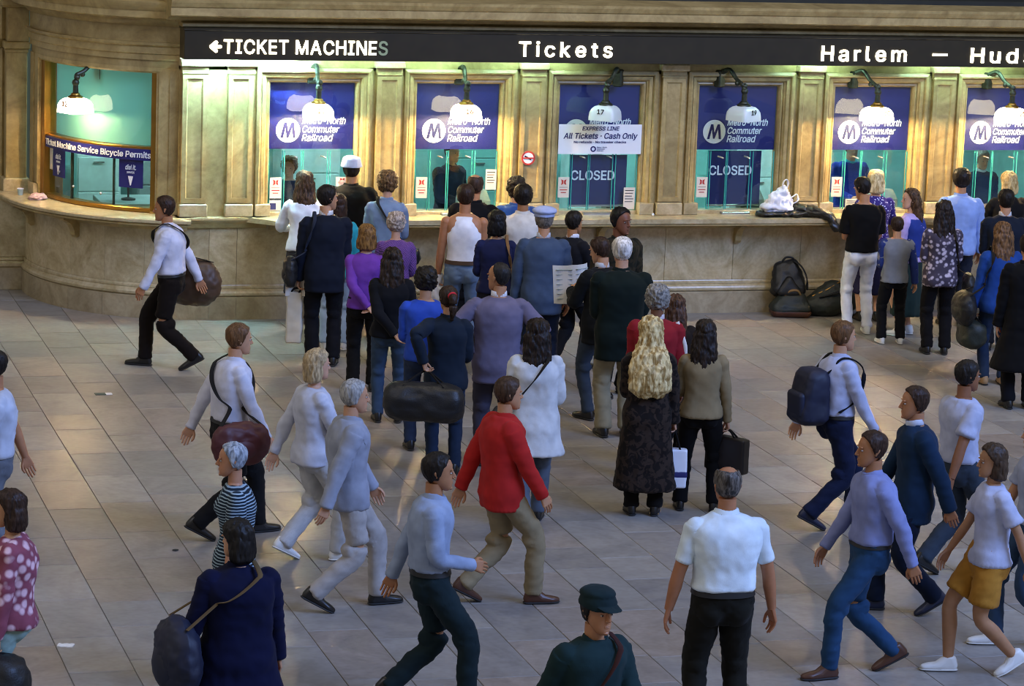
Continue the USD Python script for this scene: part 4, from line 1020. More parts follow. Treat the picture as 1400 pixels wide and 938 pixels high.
def hand_bag(label, name, catg, col, side=1, size=(.40, .14, .32), drop=.12, handle=True, soft=.02, extra=None, ang=0, trim=None, off=(0, 0, 0)):
    """a bag hanging from the hand"""
    def f(c):
        t = world_thing(c, name, label, catg)
        h = c['hpos'][side]; w, dp, hh = size; cen = h + np.array([0, 0, -drop - hh / 2]) + np.array(off)
        R = Rz(ang)
        r = .40 * min(w, dp, hh) if soft > .015 else .02
        b = hull(*[sphere(cen + R @ np.array([sx * (dp / 2 - r), sy * (w / 2 - r), sz * (hh / 2 - r)]), r, 10) for sx in (-1, 1) for sy in (-1, 1) for sz in (-1, 1)])
        part('body', c['fit'](smooth(b, .035, 3, soft, (7, 7, 7), c['seed'])), col, t, smooth=True)
        if trim is not None: part('band', c['fit'](hull(*[sphere(cen + R @ np.array([sx * (dp / 2 - r + .004), sy * (w / 2 - r + .004), z]), r + .002, 8) for sx in (-1, 1) for sy in (-1, 1) for z in (-hh * .2, -hh * .1)])), trim, t, smooth=30)
        if handle:
            for sx in (-1, 1):
                hp = [cen + R @ np.array([sx * dp * .25, -w * .25, hh / 2 - .02]), h + R @ np.array([sx * .008, -.03, -.01]), h + R @ np.array([sx * .008, .03, -.01]), cen + R @ np.array([sx * dp * .25, w * .25, hh / 2 - .02])]
                part('handle', c['fit'](tube(hp, .009, 8)), C('1c1a18'), t, smooth=True)
        if extra: extra(c, t, cen, R)
    return f

def backpack(label, col, h=.44):
    def f(c):
        t = world_thing(c, 'backpack', label, 'backpack')
        pts = [c['sp'](d, sx * .085, -.19 - sy) for d, q in ((.06, .12), (.36, .06)) for sx in (-1, 1) for sy in (0, q)]
        b = hull(*[sphere(p, .075, 14) for p in pts]); part('body', c['fit'](smooth(b, .03, 4, .010, (9, 9, 9), c['seed'])), col, t, smooth=True)
        part('pocket', c['fit'](hull(*[sphere(c['sp'](d, sx * .09, -.35), .035, 10) for d in (.08, .22) for sx in (-1, 1)])), col, t, smooth=True)
        for sx in (-1, 1): part('strap', c['fit'](tube([c['sp'](.40, sx * .10, -.15), c['sp'](.53, sx * .11, -.02), c['sp'](.44, sx * .12, .16), c['sp'](.22, sx * .15, .13), c['sp'](.10, sx * .18, -.06)], .02, 8, k=24, flat=.3)), C('17181c'), t, smooth=True)
    return f
# ================================================================== WHO STANDS WHERE
W = 'people walking through the hall'; TELL = 'clerks behind the ticket windows'
DARK, BROWN, LBROWN, GREYH, BLOND = '17110c', '2e1d12', '5a3d22', '8d8a84', 'c0a068'
BAGBLACK = plain('bag_black', '131416', .5, vary=.25, bump=.2, scale=90); BAGNAVY = plain('bag_navy', '0d142c', .6, vary=.2); BAGBROWN = plain('bag_brown', '4a3524', .5, vary=.2); PLASTIC = plain('plastic_white', 'e3e4ea', .35, vary=.04)
BAGGREEN = plain('bag_green_black', '1f2620', .55, vary=.3, bump=.2, scale=70); LEATHERBAG = plain('bag_leather', '1b1512', .38, vary=.25)

def sheet_in_hand(label, side, w, h, col=None, name='paper', catg='paper', tilt=0):
    def f(c):
        t = world_thing(c, name, label, catg)
        o = c['hpos'][side]; n = 7
        rings = []
        for i in range(n):
            u = i / (n - 1) - .5
            p = o + np.array([side * .02 + u * w * math.cos(math.radians(tilt)), .03 * math.cos(u * 6), -.02 + u * w * math.sin(math.radians(tilt))])
            rings.append([p + [0, 0, -h * .2], p + [0, .003, -h * .2], p + [0, .003, h * .8], p + [0, 0, h * .8]])
        part('sheet', c['fit'](loft(rings)), col or PAPER, t)
    return f

def newspaper(c):
    t = world_thing(c, 'newspaper', 'open newspaper held up by the dark coated reader', 'newspaper')
    o = (c['hpos'][-1] + c['hpos'][1]) / 2
    for sd in (-1, 1):
        rings = []
        for u in np.linspace(0, 1, 6):
            p = o + np.array([sd * u * .20, .02 + .06 * u - .03 * math.sin(u * PI), 0])
            rings.append([p + [0, 0, -.16], p + [0, .004, -.16], p + [0, .05, .20], p + [0, .046, .20]])
        pg = part('page', c['fit'](loft(rings)), plain('newsprint', 'c9c7c2', .8, vary=.05), t)
        for i in range(7):
            z = .16 - i * .045; u0, u1 = .12, .9
            q = [o + np.array([sd * u * .20, .012 + .06 * u - .03 * math.sin(u * PI) + .046 * (z + .16) / .36 - .004, z]) for u in (u0, u1)]
            part('print_line', c['fit'](tube(q, .012 if i == 0 else .006, 6, k=2, flat=.3)), GREY, pg)
    for k in range(1):
        P = (o + np.array([0, .03, .05]))

def scarf_stripe(col):
    def f(c):
        for sd in (1,):
            pts = [c['sh'][sd] + c['RL'] @ np.array([0, -.03, .072]), (c['sh'][sd] * .5 + c['el'][sd] * .5) + np.array([sd * .055, -.045, .02]), c['el'][sd] + np.array([sd * .045, -.03, .03])]
            part('sleeve_stripe', c['fit'](tube(pts, .018, 8, k=14, flat=.5)), C(col), c['t'], smooth=True)
    return f
def shirt_cloth(c):
    t = world_thing(c, 'shirt', 'white shirt bunched in the left hand of the man in the tank top', 'shirt')
    h = c['hpos'][-1]
    m = hull(sphere(h + [0, 0, .06], .05, 12), sphere(h + [-.02, .01, -.10], .075, 12), sphere(h + [.0, -.02, -.2], .05, 12))
    part('cloth', c['fit'](smooth(m, .02, 3, .03, (16, 16, 10), 4)), C('dfe0e6'), t, smooth=True)

# ---- queue at the leftmost straight window
person('person in a white blouse with long brown hair leaning at the leftmost straight ticket window', (417, 234), 1.71, 8, True, ('blouse', C('dcdde4')), ('skirt', C('3a3a44'), .5), ('long', BROWN, 60, '5a4028'), arms=('counter', 'counter'), lean=8, shoes='black')
person('person in a black jacket and pale flat cap at the leftmost straight ticket window', (481, 213), 1.84, 12, False, ('jacket', C('14100e')), ('trousers', C('1a1818')), ('short', DARK), 'a5764f', ('counter', 'counter'), extras=[wear_cap('b9bccb', 'bucket')], build=1.08)
person('person with brown curls in a grey blue shirt with a dark strap across the back', (530, 233), 1.77, 14, True, ('shirt', C('7485a0'), {'hem': -.02}), ('trousers', C('2b3448')), ('curly', '4a341f', 60, '7b5c38'), arms=('front', 'front'),
       extras=[strap_bag('small dark bag of the person in the grey blue shirt', BAGBLACK, 1, size=(.22, .09, .18), d=-.05)])
person('person in teal jacket and pale blue trousers, mostly hidden by the navy suit', (463, 264), 1.61, 14, True, ('jacket', C('2a93a0'), {'hem': -.1}), ('trousers', C('9db0c4')), ('bob', BROWN), arms=('front', 'front'), shoes='white')
person('person in a dark navy suit looking to the right, black bag on the left shoulder', (447, 251), 1.82, 10, False, ('jacket', C('1b2233'), {'hem': -.2, 'inner': C('e8e8ea')}), ('trousers', C('15151a')), ('short', DARK), 'c08f6c', ('down', 'front'), ('grip', 'relax'), hyaw=58,
       extras=[strap_bag('black leather bag on the left hip of the man in the navy suit', BAGBLACK, -1, size=(.30, .13, .30), d=-.02, cross=False, strap='2f3648'),
               hand_bag('long white plastic bag hanging beside the man in the navy suit', 'shopping_bag', 'bag', plain('bag_cream', 'cfc6b2', .5), -1, (.15, .06, .50), .04, True, .012, ang=80, off=(-.03, .02, 0)),
               sheet_in_hand('folded cream paper in the left hand of the man in the navy suit', -1, .20, .30, CREAM)])
person('person in a purple sweater with a brown bob, hands clasped behind the back', (502, 305), 1.62, 14, True, ('sweater', C('6c3a96')), ('trousers', C('15120f')), ('bob', '5b3d20', 60, '8c6534'), arms=('behind', 'back_l'), hands=('relax', 'relax'))
person('person with short grey curls in a purple plaid blouse', (542, 290), 1.56, 14, True, ('blouse', C('7a4f93', 'plaid', '43345e', 26)), ('skirt', C('2a2533'), .62), ('curly', '8f7f72', 60, 'cbb8a8'), arms=('front', 'front'))
person('person with long dark hair, black jacket and jeans before the purple plaid blouse', (537, 337), 1.62, 12, True, ('jacket', C('16171c'), {'hem': -.06}), ('jeans', C('3c5068')), ('long', '15100c', 60, '33241a'), 'b07f5c', ('behind', 'down'))
person('person with dark curls in a bright blue sweater', (583, 366), 1.62, 10, False, ('sweater', C('2b4aa8')), ('jeans', C('2f3d58')), ('curly', DARK), 'b98a66', ('front', 'front'))
person('person with a red hair tie and dark blue jacket holding a black duffel bag', (614, 388), 1.64, 12, True, ('jacket', C('1f2b3a'), {'hem': -.12}), ('jeans', C('26344a')), ('pony', '2a1c12', 60, 'c23037'), 'bb8b68', ((.22, -.20, .16), 'front'), ('grip', 'relax'), hyaw=-15,
       extras=[hand_bag('large black duffel bag with two handles hanging before the red hair tie', 'duffel_bag', 'bag', BAGBLACK, -1, (.72, .30, .34), .08, True, .022, ang=80, off=(-.02, -.16, 0))])
person('person in a lavender grey suit with hands on hips, dark receding hair, looking left', (684, 357), 1.78, 14, False, ('jacket', C('716a80'), {'hem': -.2, 'inner': C('eef0f4')}), ('trousers', C('4a4654')), ('receding', '1d1a18'), 'b98560', ('hip', 'hip'), hyaw=-48, build=1.08)
person('person in a long white tunic with long dark hair and a thin bag strap', (736, 430), 1.70, 14, True, ('coat', C('c4c4c2'), {'hem': -.30}), ('trousers', C('5c6470')), ('long', '120d0b', 60, '2a1c14'), 'b98a66', ('down', 'front'), stride=.42,
       extras=[strap_bag('small dark bag of the person in the white tunic', BAGBLACK, -1, size=(.20, .09, .18), d=-.02)])
# ---- queue at the second straight window and the express line
person('person in a white tank top and light blue jeans, second straight window', (637, 250), 1.80, 14, False, ('tank', C('e4e5ec')), ('jeans', C('6f86a4'), BAGBROWN), ('short', BROWN), 'b07a55', ('down', 'front'), ('grip', 'relax'), extras=[shirt_cloth])
person('person with a bald crown in a dark jacket at the second straight ticket window', (650, 236), 1.80, 22, False, ('jacket', C('17171b')), ('trousers', C('1c1c20')), ('bald', '3b2b20'), 'b9835c', ('counter', 'counter'))
person('person with a black bob in a navy sweater, tan bag strap on the right shoulder', (680, 286), 1.64, 12, True, ('sweater', C('232a55')), ('skirt', C('20202a'), .62), ('bob', '0f0c0c'), 'b98a66', ('front', 'down'),
       extras=[strap_bag('bag with a tan strap hanging from the right shoulder of the navy sweater', BAGBROWN, 1, size=(.24, .1, .24), d=-.15, cross=False, strap='8a6a4a')])
person('person in a cream shirt with short black hair', (716, 252), 1.74, 14, False, ('shirt', C('cdc9c2')), ('trousers', C('3d3b3c')), ('afro', DARK), 'a5724c', ('front', 'front'))
person('person with dark curls in a blue jacket half hidden behind the cream shirt', (707, 243), 1.68, 10, False, ('jacket', C('2e4f8c')), ('trousers', C('20242c')), ('curly', '23180f'), 'c0906c', ('counter', 'counter'))
person('person in a slate blue blazer and pale blue beret', (745, 282), 1.77, 12, False, ('jacket', C('46566f'), {'hem': -.2, 'inner': C('cfd3dc')}), ('trousers', C('1f2a40')), ('short', '6b6258'), 'c08f6c', ('down', 'down'), extras=[wear_cap('a3aed0', 'beret')], build=1.05)
person('person in a dark vest with a white collar walking past the CLOSED shade', (784, 284), 1.64, 60, False, ('jacket', C('1c1c22'), {'inner': C('e8e8ee'), 'cuffs': C('dfe0e8')}), ('trousers', C('1a1a1e')), ('short', DARK), 'a9774f', ('swing_b', 'swing_f'), stride=.4, group=W)
person('person with cropped hair in a brown camouflage jacket facing the hall', (848, 281), 1.84, 168, False, ('jacket', C('3a3222', 'blotch', '191a12', 14)), ('trousers', C('27241e')), ('short', '0d0a09'), '7a4c35', ('front', 'down'), hyaw=-18)
person('person in a dark coat reading a newspaper beside the white haired man', (826, 322), 1.72, -18, False, ('jacket', C('1a1c1e'), {'inner': C('d8d8d8')}), ('jeans', C('3b4654')), ('short', BROWN), 'c08f6c', ('read', 'read'), ('grip', 'grip'), hpitch=14, hyaw=-20, extras=[newspaper])
person('person with white hair in a dark green jacket and khaki trousers', (852, 322), 1.84, 6, False, ('jacket', C('14221e'), {'hem': -.24}), ('trousers', C('8f8468')), ('short', 'b9b3aa', 60, 'efe8df'), 'c89878', ('front', 'front'), build=1.1)
person('person with grey curls in a red jacket with a white sleeve stripe', (900, 390), 1.69, 18, False, ('jacket', C('8d1f26'), {'inner': C('d9d4d4'), 'hem': -.1}), ('trousers', C('1c1a1c')), ('curly', '6f6a62', 60, '98938a'), '7d5138', ('front', 'down'), extras=[scarf_stripe('e0d9d0')])
person('person with long brown hair half hidden behind the red jacket', (925, 402), 1.52, 20, True, ('coat', C('2a201a')), ('trousers', C('1d1a18')), ('long', '3a261a', 60, '5a3d2a'), arms=('front', 'front'))
person('person with a long blond wavy mane over a long dark coat', (891, 432), 1.64, 14, True, ('coat', C('1f1815', 'blotch', '30251e', 16), {'hem': -.68, 'flare': .12}), ('trousers', C('17130f')), ('mane', 'a8854a', 34, 'e6cd92'), arms=('front', 'down'), hands=('relax', 'grip'), shoes='black',
       extras=[hand_bag('white carrier bag with a blue band at knee height beside the long dark coat', 'shopping_bag', 'bag', PLASTIC, 1, (.10, .24, .34), .16, True, .006, trim=INK)])
person('person with long dark hair in a tan sweater and black trousers', (965, 435), 1.60, 20, True, ('sweater', C('8d7a58'), {'hem': -.06}), ('trousers', C('120f0e')), ('long', '17100c', 60, '2d2018'), arms=('front', 'down'), hands=('relax', 'grip'), stance=.15,
       extras=[hand_bag('black briefcase hanging from the right hand of the tan sweater', 'briefcase', 'bag', LEATHERBAG, 1, (.42, .11, .32), .06, True, .003, ang=55)])
# ---- queues on the right
person('person with blond hair in a purple blouse with white dots at the fifth ticket window', (1199, 231), 1.70, 8, True, ('blouse', C('3a2f7e', 'dots', 'c7c6e8', 34)), ('skirt', C('2b2a50'), .6), ('bob', 'c4a468', 50, 'ecd9a8'), 'd0a080', ('counter', 'counter'))
person('person in a black shirt and white jeans at the fifth ticket window, head bent', (1184, 240), 1.73, 4, False, ('tee', C('12100f'), {'sl': .44, 'hem': .0}), ('jeans', C('d9dbe2')), ('short', '17110d'), 'b98660', ('front', 'front'), hyaw=-25, hpitch=16, shoes='white', stance=.11)
person('person with lavender sleeves and blue vest turning to look left', (1248, 256), 1.62, -40, True, ('blouse', C('b9a6d8')), ('skirt', C('2f4440'), .68), ('long', '3a281a', 60, '5f452e'), 'd2a283', ('front', 'front'), hyaw=-45, shoes='white',
       extras=[lambda c: part('vest', c['fit'](smooth(c['torso'](.02, .47, .036, .15), .03, 3, .006, (8, 8, 8), 3)), C('2c3f8c'), c['t'], smooth=True)])
person('child in a grey sweatshirt with blue sleeves, black trousers and white sneakers', (1228, 295), 1.38, 10, False, ('sweater', C('7d828c'), {'hem': -.07, 'yoke': C('2b3c7c')}), ('trousers', C('17171a')), ('short', '2a1c14'), 'c29270', ('front', 'out'), shoes='white', stance=.13)
person('person with long dark hair in a grey floral blouse and black trousers', (1292, 273), 1.64, 14, True, ('blouse', C('4f4858', 'floral', 'b9aebc', 22), {'hem': -.14}), ('trousers', C('141214')), ('long', '130e0c', 60, '2b1f1a'), 'c08f6c', ('front', 'front'),
       extras=[strap_bag('dark shoulder bag on the right hip of the floral blouse', BAGBLACK, 1, size=(.30, .12, .26), d=-.12, cross=False)])
person('person in a loose light blue shirt with short dark hair before the rightmost window', (1316, 230), 1.76, 12, False, ('shirt', C('8ba3d8'), {'hem': -.12}), ('trousers', C('2a3040')), ('afro', '1b130e'), 'b98660', ('front', 'down'), build=1.06)
person('person with short blond hair in a black coat at the rightmost window', (1381, 233), 1.71, 4, True, ('coat', C('151417')), ('trousers', C('17161a')), ('bob', 'b08d50', 50, 'd8bd84'), 'd0a080', ('counter', 'counter'))
person('person in a navy suit with a white collar at the right edge', (1377, 257), 1.74, 14, False, ('jacket', C('1c2536'), {'inner': C('e6e6ea')}), ('trousers', C('1a1c24')), ('short', DARK), 'c08f6c', ('front', 'down'))
person('person with wavy brown hair in a bright blue jacket carrying dark bags', (1372, 302), 1.66, 8, True, ('jacket', C('1f4388'), {'hem': -.14}), ('jeans', C('2a3950')), ('long', '4b3320', 50, '7d5a38'), 'c99a7c', ('down', 'front'), ('grip', 'relax'), shoes='tan',
       extras=[strap_bag('big black shoulder bag on the left hip of the blue jacket', BAGBLACK, -1, size=(.46, .22, .36), d=-.10, cross=False, rnd=.46), hand_bag('round olive duffel bag held low by the blue jacket', 'duffel_bag', 'bag', BAGGREEN, -1, (.40, .28, .30), .06, True, .018)])
person('person in a long black coat cut by the right edge of the photo', (1408, 318), 1.72, 10, False, ('coat', C('0f0e10')), ('trousers', C('141318')), ('short', '1a120d'), 'b98660', ('down', 'down'))
# ---- clerks
def clerk(label, px, py, y, top, hair, skin='c99a7c', h=1.72, az=180, **k):
    q = atY(px, py, y); person(label, None, q[2] - .18, az, False, top, ('trousers', C('1c1f28')), hair, skin, ('front', 'front'), group=TELL, base=.18, pos=(q[0], y), **k)
clerk('clerk in a bright blue sweater behind the fifth ticket window', 1165, 186, 1.0, ('sweater', C('2440a0'), {'collar': C('3fb0c8')}), ('short', DARK))
clerk('clerk with glasses, tie and dark jacket behind the rightmost window', 1343, 203, .85, ('jacket', C('24405a'), {'inner': C('cfe4e8')}), ('short', GREYH), hpitch=8)
clerk('clerk in a dark jacket behind the second straight window', 617, 192, .95, ('jacket', C('141c22')), ('short', DARK), az=150)
clerk('clerk in navy behind the leftmost straight ticket window', 396, 214, .8, ('sweater', C('22384e')), ('curly', '6b4a2c'), az=200)
# ---- walkers
person('person in a white shirt and dark trousers striding left before the curved counter', (226, 262), 1.76, -70, False, ('shirt', C('c9cbdc')), ('trousers', C('1d1510')), ('short', BROWN), 'b07a55', ('swing_f', 'swing_b'), stride=.62, lean=5, shoes='black', group=W,
       extras=[strap_bag('bulky brown grey bag on the hip of the man striding left', BAGBROWN, 1, size=(.56, .26, .48), d=-.10, cross=True, rnd=.45, y=-.14)])
person('person in a white shirt with a maroon hip bag, walking right', (326, 434), 1.74, 82, False, ('shirt', C('c6c6d2')), ('trousers', C('1d1c1c')), ('short', LBROWN), 'c08f6c', ('swing_b', 'swing_f'), stride=.66, lfoot=-1, lean=4, group=W,
       extras=[strap_bag('maroon bag on the right hip of the white shirt', plain('bag_maroon', '4f1f22', .5), 1, size=(.46, .18, .34), d=-.06, cross=True, rnd=.45)])
person('person in a white outfit and white sneakers crossing the hall', (432, 470), 1.66, 78, True, ('blouse', C('b9bbc6'), {'hem': -.1}), ('trousers', C('b1b0ae')), ('bob', 'a08a66'), 'c99a7c', ('swing_b', 'swing_f'), stride=.5, shoes='white', group=W)
person('person in a pale grey jacket, cream trousers and black shoes walking right', (482, 508), 1.72, 88, False, ('jacket', C('8f939f'), {'hem': -.12}), ('trousers', C('a29c96')), ('short', GREYH), 'c08f6c', ('swing_f', 'swing_b'), stride=.62, lfoot=-1, shoes='black', group=W)
person('person in a red jacket, khaki trousers and brown loafers walking right', (693, 505), 1.72, 84, False, ('jacket', C('a8231f'), {'hem': -.16}), ('trousers', C('8d7d5e')), ('short', '3a2718'), 'b98660', ('swing_b', 'swing_f'), stride=.6, shoes='brown', group=W)
person('person in light grey blue shirt and dark green trousers walking right', (596, 607), 1.74, 100, False, ('shirt', C('8c98ae')), ('trousers', C('1f3034')), ('short', DARK), 'a9744e', ('swing_b', 'front'), stride=.6, group=W)
person('person in dark cap and dark green jacket coming towards the camera', (816, 795), 1.70, 160, False, ('jacket', C('20393a')), ('trousers', C('1b2226')), ('short', DARK), 'b07a55', ('swing_f', 'swing_b'), stride=.45, group=W,
       extras=[wear_cap('1e3234', 'flat'), strap_bag('dark bag with a reddish strap across the green jacket', BAGBLACK, 1, size=(.3, .12, .3), d=-.1, strap='4b2a24')])
person('balding person in white short sleeved shirt standing with back to the camera', (997, 634), 1.80, 6, False, ('shirt', C('d3dde0'), {'short': True, 'sl': .40, 'hem': .07}), ('trousers', C('211f17')), ('bald', '2d2620', 60, '6a625a'), 'a8704c', ('out', 'out'), stance=.13, group='people standing in the hall', build=1.08)
person('person with short grey hair in a striped navy top looking left', (322, 601), 1.64, -78, True, ('tee', C('1f2f3e', 'stripe', '8fa3ae', 16), {'sl': .30, 'hem': -.08}), ('trousers', C('1c222c')), ('short', '6d747c', 50, 'aeb4ba'), 'b98463', ('down', 'down'), group='people standing in the hall')
person('person in a navy coat with dark bob and tan strap, seen from behind', (327, 708), 1.64, -8, True, ('coat', C('0c1136'), {'hem': -.50, 'flare': .32}), ('trousers', C('15171f')), ('bob', '14100d'), 'c08f6c', ('carry', 'down'), hyaw=-30, build=1.2, group='people standing in the hall',
       extras=[strap_bag('big dark navy bag bulging on the left hip of the navy coat', BAGNAVY, -1, size=(.50, .26, .52), d=-.02, cross=True, strap='6a5638', rnd=.45, y=-.03)])
person('person in a pink floral blouse and pale green trousers at the left edge', (17, 664), 1.64, -70, True, ('blouse', C('8c4a58', 'floral', 'd9b3b8', 16), {'hem': -.06}), ('trousers', C('8fa89e')), ('bob', BROWN), 'b98660', ('down', 'front'), ('grip', 'relax'), stride=.3, group=W,
       extras=[hand_bag('black rounded bag low at the left edge of the photo', 'duffel_bag', 'bag', BAGBLACK, -1, (.46, .34, .52), .02, True, .018)])
person('person in a pale shirt cut by the left edge of the photo', (-6, 470), 1.72, -85, False, ('tee', C('b5bccb')), ('trousers', C('6a6f78')), ('short', DARK), 'b07a55', ('swing_f', 'swing_b'), stride=.5, group=W)
person('person in a white shirt with a navy backpack walking right', (1152, 430), 1.74, 84, False, ('shirt', C('acb0c6')), ('trousers', C('1b2442')), ('short', LBROWN), 'c08f6c', ('swing_b', 'swing_f'), stride=.58, lfoot=-1, shoes='navy', group=W, extras=[backpack('navy backpack on the walker in the white shirt', BAGNAVY)])
person('person in a dark denim jacket and navy trousers walking left', (1256, 520), 1.72, -80, False, ('jacket', C('1d3550'), {'inner': C('c9ccd8')}), ('trousers', C('152036')), ('short', BROWN), 'b07a55', ('swing_b', 'swing_f'), stride=.5, shoes='navy', group=W)
person('person in a white tee shirt and grey trousers walking right near the right edge', (1322, 484), 1.72, 80, False, ('tee', C('acafc2')), ('trousers', C('3a4450')), ('short', DARK), '8a5a3c', ('swing_f', 'swing_b'), stride=.55, group=W)
person('person in a white shirt, mustard shorts and white sneakers walking left', (1362, 598), 1.64, -84, True, ('tee', C('afb2c6'), {'hem': -.06}), ('shorts', C('a8742a')), ('bob', '3a2a1c'), 'a87a56', ('swing_b', 'swing_f'), stride=.55, shoes='white', group=W)
person('person in a lavender blue shirt, blue jeans and brown boots walking left', (1198, 578), 1.74, -86, False, ('shirt', C('7d84ae')), ('jeans', C('27486a')), ('short', BROWN), 'a9744e', ('swing_b', 'swing_f'), stride=.62, lfoot=-1, shoes='brown', group=W)
person('person in blue jeans mostly cut by the right edge of the photo', (1424, 560), 1.70, -84, False, ('tee', C('9aa0b4')), ('jeans', C('3a506c')), ('short', BROWN), 'b98660', ('swing_b', 'swing_f'), stride=.5, shoes='white', group=W)

# ================================================================== THINGS LYING ABOUT
def plastic_bag():
    P = atY(1066, 286, -.2)
    t = thing('shopping_bag', 'crumpled white plastic bag standing on the counter left of the fifth window', 'bag', (P[0], -.19, 1.16))
    m = hull(sphere((-.14, 0, .05), (.06, .07, .05), 12), sphere((.10, 0, .05), (.07, .08, .05), 12), sphere((-.02, 0, .15), (.10, .06, .07), 12), sphere((.05, .01, .24), (.04, .03, .04), 12))
    part('body', smooth(m, .018, 2, .045, (13, 13, 11), 8), PLASTIC, t, smooth=True)
    part('handle', tube([(.02, 0, .22), (.03, 0, .33), (.07, 0, .36), (.09, .01, .30), (.06, .01, .23)], .016, 8, flat=.4), PLASTIC, t, smooth=True)
    part('handle', tube([(.08, 0, .13), (.14, -.02, .17), (.19, -.02, .20), (.20, -.03, .13), (.14, -.02, .09)], .016, 8, flat=.4), PLASTIC, t, smooth=True)
    t = thing('jacket', 'dark leather jacket on the counter under the white plastic bag, sleeve hanging down', 'jacket', (P[0], -.21, 1.11))
    m = union([hull(sphere((-.22, 0, .03), (.05, .10, .03), 12), sphere((.34, 0, .04), (.09, .12, .04), 12)), hull(sphere((.18, .02, .08), (.08, .08, .06), 12), sphere((.36, .0, .08), (.1, .1, .05), 12))])
    part('body', smooth(m, .022, 3, .03, (12, 12, 12), 3), plain('leather_jacket', '191713', .35, vary=.3), t, smooth=True)
    part('sleeve', smooth(mf(tube([(.30, -.05, .07), (.42, -.14, .06), (.52, -.20, .02), (.56, -.235, -.06), (.60, -.24, -.12)], [.06, .055, .05, .045, .045], 14)), .02, 3, .014, (18, 18, 18), 5), mats['leather_jacket'], t, smooth=True)
plastic_bag()

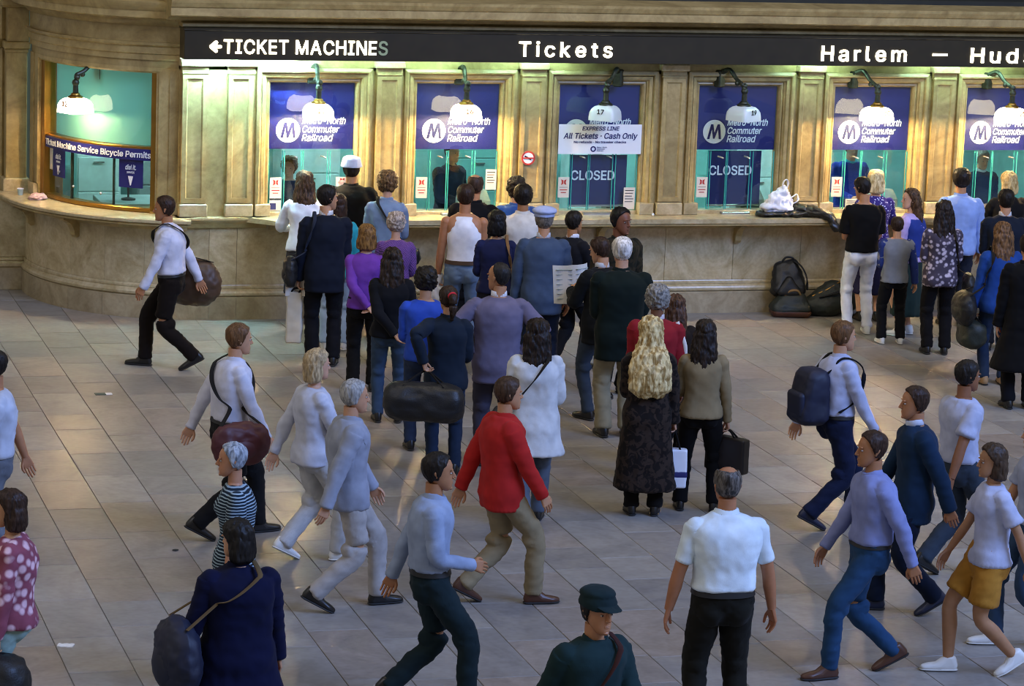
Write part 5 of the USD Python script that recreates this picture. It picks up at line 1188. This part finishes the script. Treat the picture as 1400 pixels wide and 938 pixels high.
def floor_bags():
    P = at(1087, 437); P1 = P
    t = thing('backpack', 'black backpack standing against the counter wall', 'backpack', (P[0], -.20, .0), 10)
    m = hull(*[sphere(p, .07, 12) for p in ((-.12, .02, .27), (.13, .02, .27), (-.08, .05, .52), (.06, .05, .55), (-.12, -.06, .30), (.14, -.06, .30), (.12, .02, .42))])
    part('body', smooth(m, .03, 4, .018, (9, 9, 9), 2), BAGBLACK, t, smooth=True)
    part('pocket', smooth(hull(*[sphere(p, .05, 10) for p in ((-.08, -.12, .28), (.09, -.12, .28), (.0, -.10, .40))]), .03, 2, .008, (9, 9, 9), 2), BAGBLACK, t, smooth=True)
    part('handle', tube([(-.06, .03, .60), (-.02, .02, .645), (.05, .02, .64), (.08, .04, .60)], .012, 8), BAGBLACK, t, smooth=True)
    part('strap', tube([(.06, .0, .61), (.14, -.06, .56), (.20, -.10, .44), (.21, -.10, .30)], .018, 8, flat=.4), BAGBLACK, t, smooth=True)
    t = thing('duffel_bag', 'dark green bag with a brown base standing under the black backpack', 'bag', (P[0], -.28, .0), 10)
    part('body', smooth(hull(*[sphere(p, .07, 12) for p in ((-.13, .06, .09), (.17, .06, .09), (-.13, -.08, .09), (.17, -.08, .09), (-.06, -.02, .20), (.12, -.02, .20))]), .03, 3, .014, (9, 9, 9), 6), BAGGREEN, t, smooth=True)
    part('base', hull(*[sphere(p, .055, 10) for p in ((-.15, .07, .055), (.19, .07, .055), (-.15, -.10, .055), (.19, -.10, .055))]).trim_by_plane((0, 0, -1.0), -.07), plain('bag_base_brown', '4d2a18', .5), t, smooth=30)
    part('handle', tube([(-.06, -.06, .24), (-.0, -.09, .30), (.08, -.09, .30), (.12, -.06, .24)], .014, 8), plain('handle_tan', '8a6a40', .6), t, smooth=True)
    P = at(1145, 437)
    t = thing('duffel_bag', 'dark olive duffel bag leaning at the counter wall behind the white jeans', 'bag', (P[0], -.26, .0), 0)
    part('body', smooth(hull(*[sphere(p, r, 14) for p, r in (((-.22, 0, .12), .10), ((.20, 0, .16), .14), ((.05, .04, .28), .11), ((.26, .05, .30), .08), ((-.05, -.05, .12), .12))]).trim_by_plane((0, 0, 1.0), .005), .03, 3, .018, (8, 8, 8), 9), BAGGREEN, t, smooth=True)
    part('strap', tube([(-.16, -.10, .22), (0, -.135, .27), (.16, -.12, .33), (.27, -.02, .39)], .02, 8, flat=.4), BAGBLACK, t, smooth=True)
    part('zip', tube([(-.22, -.04, .225), (-.05, -.05, .30), (.12, -.02, .385)], .008, 6), BRASS, t)
    part('tag', box(.24, .31, -.05, -.035, .36, .43, .004), CREAM, t)
floor_bags()
def odds():
    P = atY(84, 268, 1.0)
    p, nn = arc(20, 21, 2); q = p[0] + nn[0] * .06
    t = thing('crumpled_paper', 'crumpled pink and white paper on the curved counter', 'paper', (q[0], q[1], 1.11)); part('wad', smooth(sphere((0, 0, .03), (.10, .07, .04), 16), .015, 1, .03, (20, 20, 20), 3), plain('paper_pink', 'd8b3aa', .7), t, smooth=True)
    p, nn = arc(9, 10, 2); q = p[0] + nn[0] * .12
    t = thing('cup', 'small grey cup at the far left end of the curved counter', 'cup', (q[0], q[1], 1.11)); part('body', lathe([(.026, 0), (.036, .07), (.033, .07), (.024, .006)], 18), GREY, t); part('rim', lathe([(.034, .066), (.038, .07), (.036, .075), (.033, .07)], 18), WHITE, t)
    P = at(90, 883); t = thing('paper_scrap', 'white paper scrap on the floor at the lower left', 'litter', (P[0], P[1], .001), 20); part('sheet', smooth(mf(box(-.05, .05, -.035, .035, 0, .004)), .02, 0, .01, (30, 30, 30), 2), PAPER, t)
    P = at(140, 539); t = thing('paper_scrap', 'dark and white ticket stub on the floor left of the walkers', 'litter', (P[0], P[1], .001), 0); part('stub', box(-.07, .03, -.045, .045, 0, .004), BOOTHDARK, t); part('sheet', box(.03, .09, -.045, .045, 0, .004), PAPER, t)
    P = at(240, 753); t = thing('paper_scrap', 'tiny dark scrap on the floor left of the striped top', 'litter', (P[0], P[1], .001), 0); part('scrap', smooth(sphere((0, 0, .004), (.025, .022, .006), 10), .02, 0, .004, (40, 40, 40), 1), BLACK, t)
    P = atY(892, 291, -.1); t = thing('paper_scrap', 'tiny white scrap on the counter between the express window and the closed window', 'litter', (P[0], -.12, 1.11)); part('wad', smooth(sphere((0, 0, .015), (.016, .016, .016), 10), .02, 0, .006, (40, 40, 40), 1), PAPER, t)
odds()
